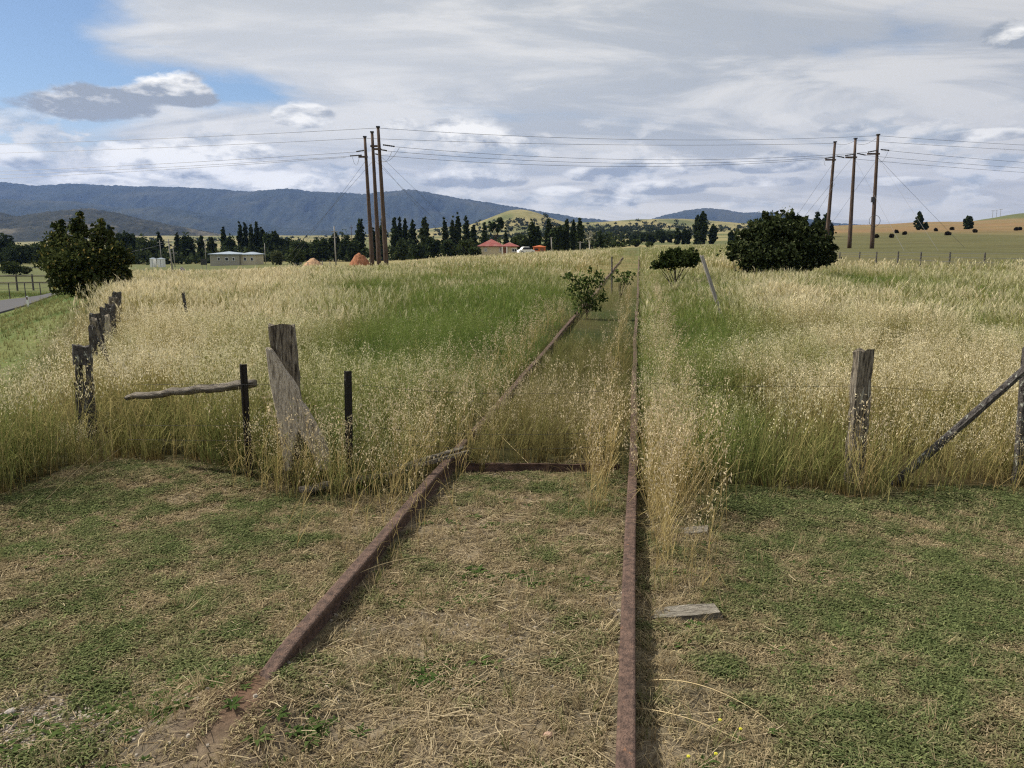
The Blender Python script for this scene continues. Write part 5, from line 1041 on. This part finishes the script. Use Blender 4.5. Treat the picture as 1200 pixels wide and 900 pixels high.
# mown foreground
X, Y = rand_zone(560000, 1.3, 7.2, rng, .80, .9); m = Y < edge_y(X) + .15; X, Y = X[m], Y[m]; sR = s_right(X, Y); n = len(X)
n1 = fbm(X * 1.3, Y * 1.3, 21); n2 = fbm(X * 3.5, Y * 3.5, 23); n3 = fbm(X * 9, Y * 9, 24, 2); side = sstep(sR, .2, .9); left = sstep(-sR, 1.5, 2.2)
dens = np.clip(.42 + .5 * side + .25 * left + 1.3 * (n2 - .5) + .8 * (n3 - .5), .06, 1); bare = np.exp(-((X - BARE[0]) / .50)**2 - ((Y - BARE[1]) / .33)**2); dens *= 1 - .85 * bare
k = (rng.random(n) < dens) & (np.abs(sR) > .045) & ((np.abs(sR - S_L) > .045) | (Y < 2.6)); X, Y, sR, n1, n2, n3, side, left = [a[k] for a in (X, Y, sR, n1, n2, n3, side, left)]; n = len(X)
g = np.clip(.02 + .66 * side + .26 * left + 1.2 * (n1 - .5) + 2.0 * (n2 - .5) + 1.9 * (n3 - .5) + .35 * sstep(Y, 4.8, 5.8) + rng.normal(0, .20, n), 0, 1)
BT = []
for _ in range(16):
    t = Tmpl(); L = 1.0
    for j in range(3):
        d = np.array(rdir(pr)); b_ = pr.uniform(.3, 1.3); p0 = np.array([pr.uniform(-.4, .4), pr.uniform(-.4, .4), -.1]); t.ribbon([p0, p0 + d * .4 * b_ + np.array([0, 0, .6 / (1 + .3 * b_)]), p0 + d * 1.0 * b_ + np.array([0, 0, .8 / (1 + b_)])], [.14, .12, .015], (-d[1], d[0], 0), [0, 3, 3])
    BT.append(t.arr())
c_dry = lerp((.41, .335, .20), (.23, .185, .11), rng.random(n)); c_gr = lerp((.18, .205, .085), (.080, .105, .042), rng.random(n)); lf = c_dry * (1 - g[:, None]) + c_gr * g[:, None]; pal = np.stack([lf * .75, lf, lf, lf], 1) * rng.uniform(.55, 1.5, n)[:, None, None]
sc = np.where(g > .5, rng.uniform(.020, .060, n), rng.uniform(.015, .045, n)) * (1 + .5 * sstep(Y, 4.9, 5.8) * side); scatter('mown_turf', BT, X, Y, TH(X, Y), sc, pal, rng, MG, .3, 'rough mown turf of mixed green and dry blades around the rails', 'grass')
# broadleaf weeds in rosettes
WD = []
for _ in range(8):
    t = Tmpl()
    for j in range(11):
        d = np.array(rdir(pr)); L = pr.uniform(.5, 1); u = pr.uniform(.15, .75); p0 = d * .05; t.ribbon([p0, p0 + d * L * .5 + np.array([0, 0, L * .45 * u]), p0 + d * L + np.array([0, 0, L * .4 * u])], [.08, .26, .03], (-d[1], d[0], 0), 3)
    WD.append(t.arr())
X, Y = rand_zone(9000, 1.5, 6.6, rng, .85, 1.0); sR = s_right(X, Y); nn = fbm(X * 2.1, Y * 2.1, 33); m = (Y < edge_y(X)) & (rng.random(len(X)) < sstep(nn, .50, .68) * (.35 + .65 * sstep(sR, .1, .9)) + .10 * (sR > .3)) & (np.abs(sR) > .09) & (np.abs(sR - S_L) > .09); X, Y = X[m], Y[m]
for px, py, cnt, s_ in [(510, 790, 26, .09), (548, 708, 14, .05), (683, 683, 10, .05), (610, 680, 16, .07), (560, 672, 12, .05), (230, 830, 20, .1), (40, 870, 14, .06), (180, 720, 26, .16), (150, 830, 30, .12), (370, 865, 14, .07), (90, 650, 24, .2), (480, 700, 9, .05), (160, 620, 24, .25)]:
    p = gp(px, py); X = np.r_[X, rng.normal(p[0], s_, cnt)]; Y = np.r_[Y, rng.normal(p[1], s_ * .8, cnt)]
n = len(X); lf = lerp((.05, .085, .025), (.10, .14, .045), rng.random(n)); pal = np.stack([lf] * 4, 1); scatter('broadleaf_weeds', WD, X, Y, TH(X, Y), rng.uniform(.03, .075, n), pal, rng, MG, .1, 'small green broad-leaved weeds in patches on the mown ground', 'weeds')
X, Y = rand_zone(15000, 1.5, 6.8, rng, .85, 1.0); sR = s_right(X, Y); nn = fbm(X * 2.6, Y * 2.6, 35); btw = (sR < .6) & (sR > S_L - .4); m = (Y < edge_y(X) + .2) & (rng.random(len(X)) < sstep(nn, .35, .65) * np.where(btw, .9, .32)) & (np.abs(sR) > .06) & (np.abs(sR - S_L) > .06); X, Y = X[m], Y[m]; n = len(X)
lf = lerp((.24, .18, .10), (.52, .43, .26), rng.random(n)); mg = rng.random(n) < .2; lf[mg] = np.array((.15, .16, .06)); pal = np.stack([lf * .7, lf, lf, lf], 1); DT = [tuft(pr, 9, .45, 1.0, .035, .22, 3) for _ in range(12)]
scatter('dead_grass_tufts', DT, X, Y, TH(X, Y), rng.uniform(.04, .11, n), pal, rng, MG, .5, 'flattened tufts of dead tan grass between and beside the rails', 'grass')
# straw litter lying about
SL = []
for _ in range(14):
    t = Tmpl(); a = pr.uniform(-.5, .5); pts = [np.array([x_, a * x_ * x_, .02 + .05 * sin(3 * x_ + a)]) for x_ in np.linspace(-.5, .5, 5)]; t.ribbon(pts, [.020] * 5, (0, 1, .25), 1); SL.append(t.arr())
X, Y = rand_zone(85000, 1.5, 6.8, rng, .85, 1.0); sR = s_right(X, Y); btw = (sR < 0) & (sR > S_L); m = (Y < edge_y(X) + .3) & (rng.random(len(X)) < np.where(btw, .95, np.where(sR > .5, .22, .5)) * (.4 + .9 * fbm(X * 1.5, Y * 1.5, 44))) & (np.abs(sR) > .05) & (np.abs(sR - S_L) > .05); X, Y = X[m], Y[m]; n = len(X); lf = lerp((.20, .15, .09), (.62, .52, .34), rng.random(n)**1.5); pal = np.stack([lf] * 4, 1)
scatter('straw_litter', SL, X, Y, TH(X, Y) + .008, rng.uniform(.03, .18, n), pal, rng, MG, 0, 'dry straw litter strewn between and beside the rails', 'straw')
# long arching straws
AR = [((760, 800), (905, 850), .10), ((738, 832), (870, 872), .05), ((745, 760), (700, 850), .09), ((690, 770), (600, 815), .05), ((550, 812), (640, 760), .04), ((390, 690), (520, 655), .10), ((520, 690), (600, 610), .06), ((230, 852), (330, 868), .03), ((320, 868), (400, 800), .06), ((900, 545), (1010, 570), .02), ((140, 830), (330, 780), .03), ((620, 545), (555, 480), .25), ((800, 600), (850, 512), .42), ((790, 625), (858, 516), .42), ((785, 610), (842, 520), .36), ((770, 640), (835, 530), .34), ((40, 600), (130, 515), .25), ((60, 590), (150, 520), .2), ((880, 590), (960, 548), .05)]
mb = MB()
for i, (a, b_, h_) in enumerate(AR):
    p = gp(*a); z_end = h_ if i in (11, 12, 13, 14, 15, 16, 17) else .02; q = gp(*b_, z_end); mid = 0 if z_end > .1 else h_
    pts = [(p[0] + (q[0] - p[0]) * t, p[1] + (q[1] - p[1]) * t, .01 + z_end * t**1.0 + mid * 4 * t * (1 - t) * .6) for t in np.linspace(0, 1, 12)]; mb.tube(pts, [.0028 * (1 - .6 * t) for t in np.linspace(0, 1, 12)], 4)
tag(mb.build('arching_straws', mat_plain('dry_straw', (.42, .33, .17), (.5, .4, .23), 5, .8)), 'long dry straws arching over the mown ground and rail', 'straw', kind='stuff')
# gravel
X = []; Y = []
for px, py, s_, cnt in [(30, 860, .22, 700), (90, 840, .22, 320), (560, 560, .4, 60), (640, 700, .5, 200), (500, 740, .4, 160), (740, 720, .06, 60), (330, 800, .2, 100)]:
    p = gp(px, py); X += list(rng.normal(p[0], s_, cnt)); Y += list(rng.normal(p[1], s_ * .7, cnt))
X = np.array(X); Y = np.array(Y); k = Y > 1.3; X, Y = X[k], Y[k]; PB = []
for _ in range(8):
    t = Tmpl(); P = [(-1, -1, -.6), (1, -1, -.6), (1, 1, -.6), (-1, 1, -.6), (-.7, -.7, .6), (.7, -.7, .5), (.6, .7, .6), (-.7, .6, .5)]; P = [np.array(p) * np.array([pr.uniform(.7, 1.2), pr.uniform(.6, 1.1), pr.uniform(.5, 1)]) * .5 for p in P]
    for f in ((4, 5, 6, 7), (0, 1, 5, 4), (1, 2, 6, 5), (2, 3, 7, 6), (3, 0, 4, 7)): t.quad([P[i] for i in f], 2)
    PB.append(t.arr())
n = len(X); lf = lerp((.16, .135, .11), (.42, .38, .32), rng.random(n)**1.6); pal = np.stack([lf] * 4, 1); scatter('gravel', PB, X, Y, TH(X, Y) + .003, rng.uniform(.007, .022, n), pal, rng, mat_leafy('gravel_stone', 0.0), 0, 'loose grey gravel scattered on the bare patches', 'gravel')
# yellow flowers
YF = mat_plain('yellow_petal', (.55, .52, .05), None, 4, .7)
for i, (px, py, lb) in enumerate([(867, 862, 'uppermost yellow flower head right of the long rail'), (843, 852, 'small yellow flower left of the uppermost one'), (838, 893, 'yellow flower near the bottom edge right of the rail'), (806, 896, 'yellow flower lowest at the bottom edge beside the rail')]):
    p = gp(px, py + 8); e = empty('yellow_flower', (p[0], p[1], T1(p[0], p[1])), label=lb, cat='flower', group='yellow flowers at the bottom'); z = .06
    MB().tube([(-.05, .03, -.01), (-.02, .01, .03), (0, 0, z)], .0015, 4).build('stem', mat_plain('green_stem', (.14, .19, .05)) if i == 0 else bpy.data.materials['green_stem'], e); mb = MB()
    for j in range(5): a = j * 2 * pi / 5; mb.box((cos(a) * .0035, sin(a) * .0035, z), (.006, .005, .004), Matrix.Rotation(a, 3, 'Z'))
    mb.box((0, 0, z + .001), (.006, .006, .005)); mb.build('petals', YF, e)
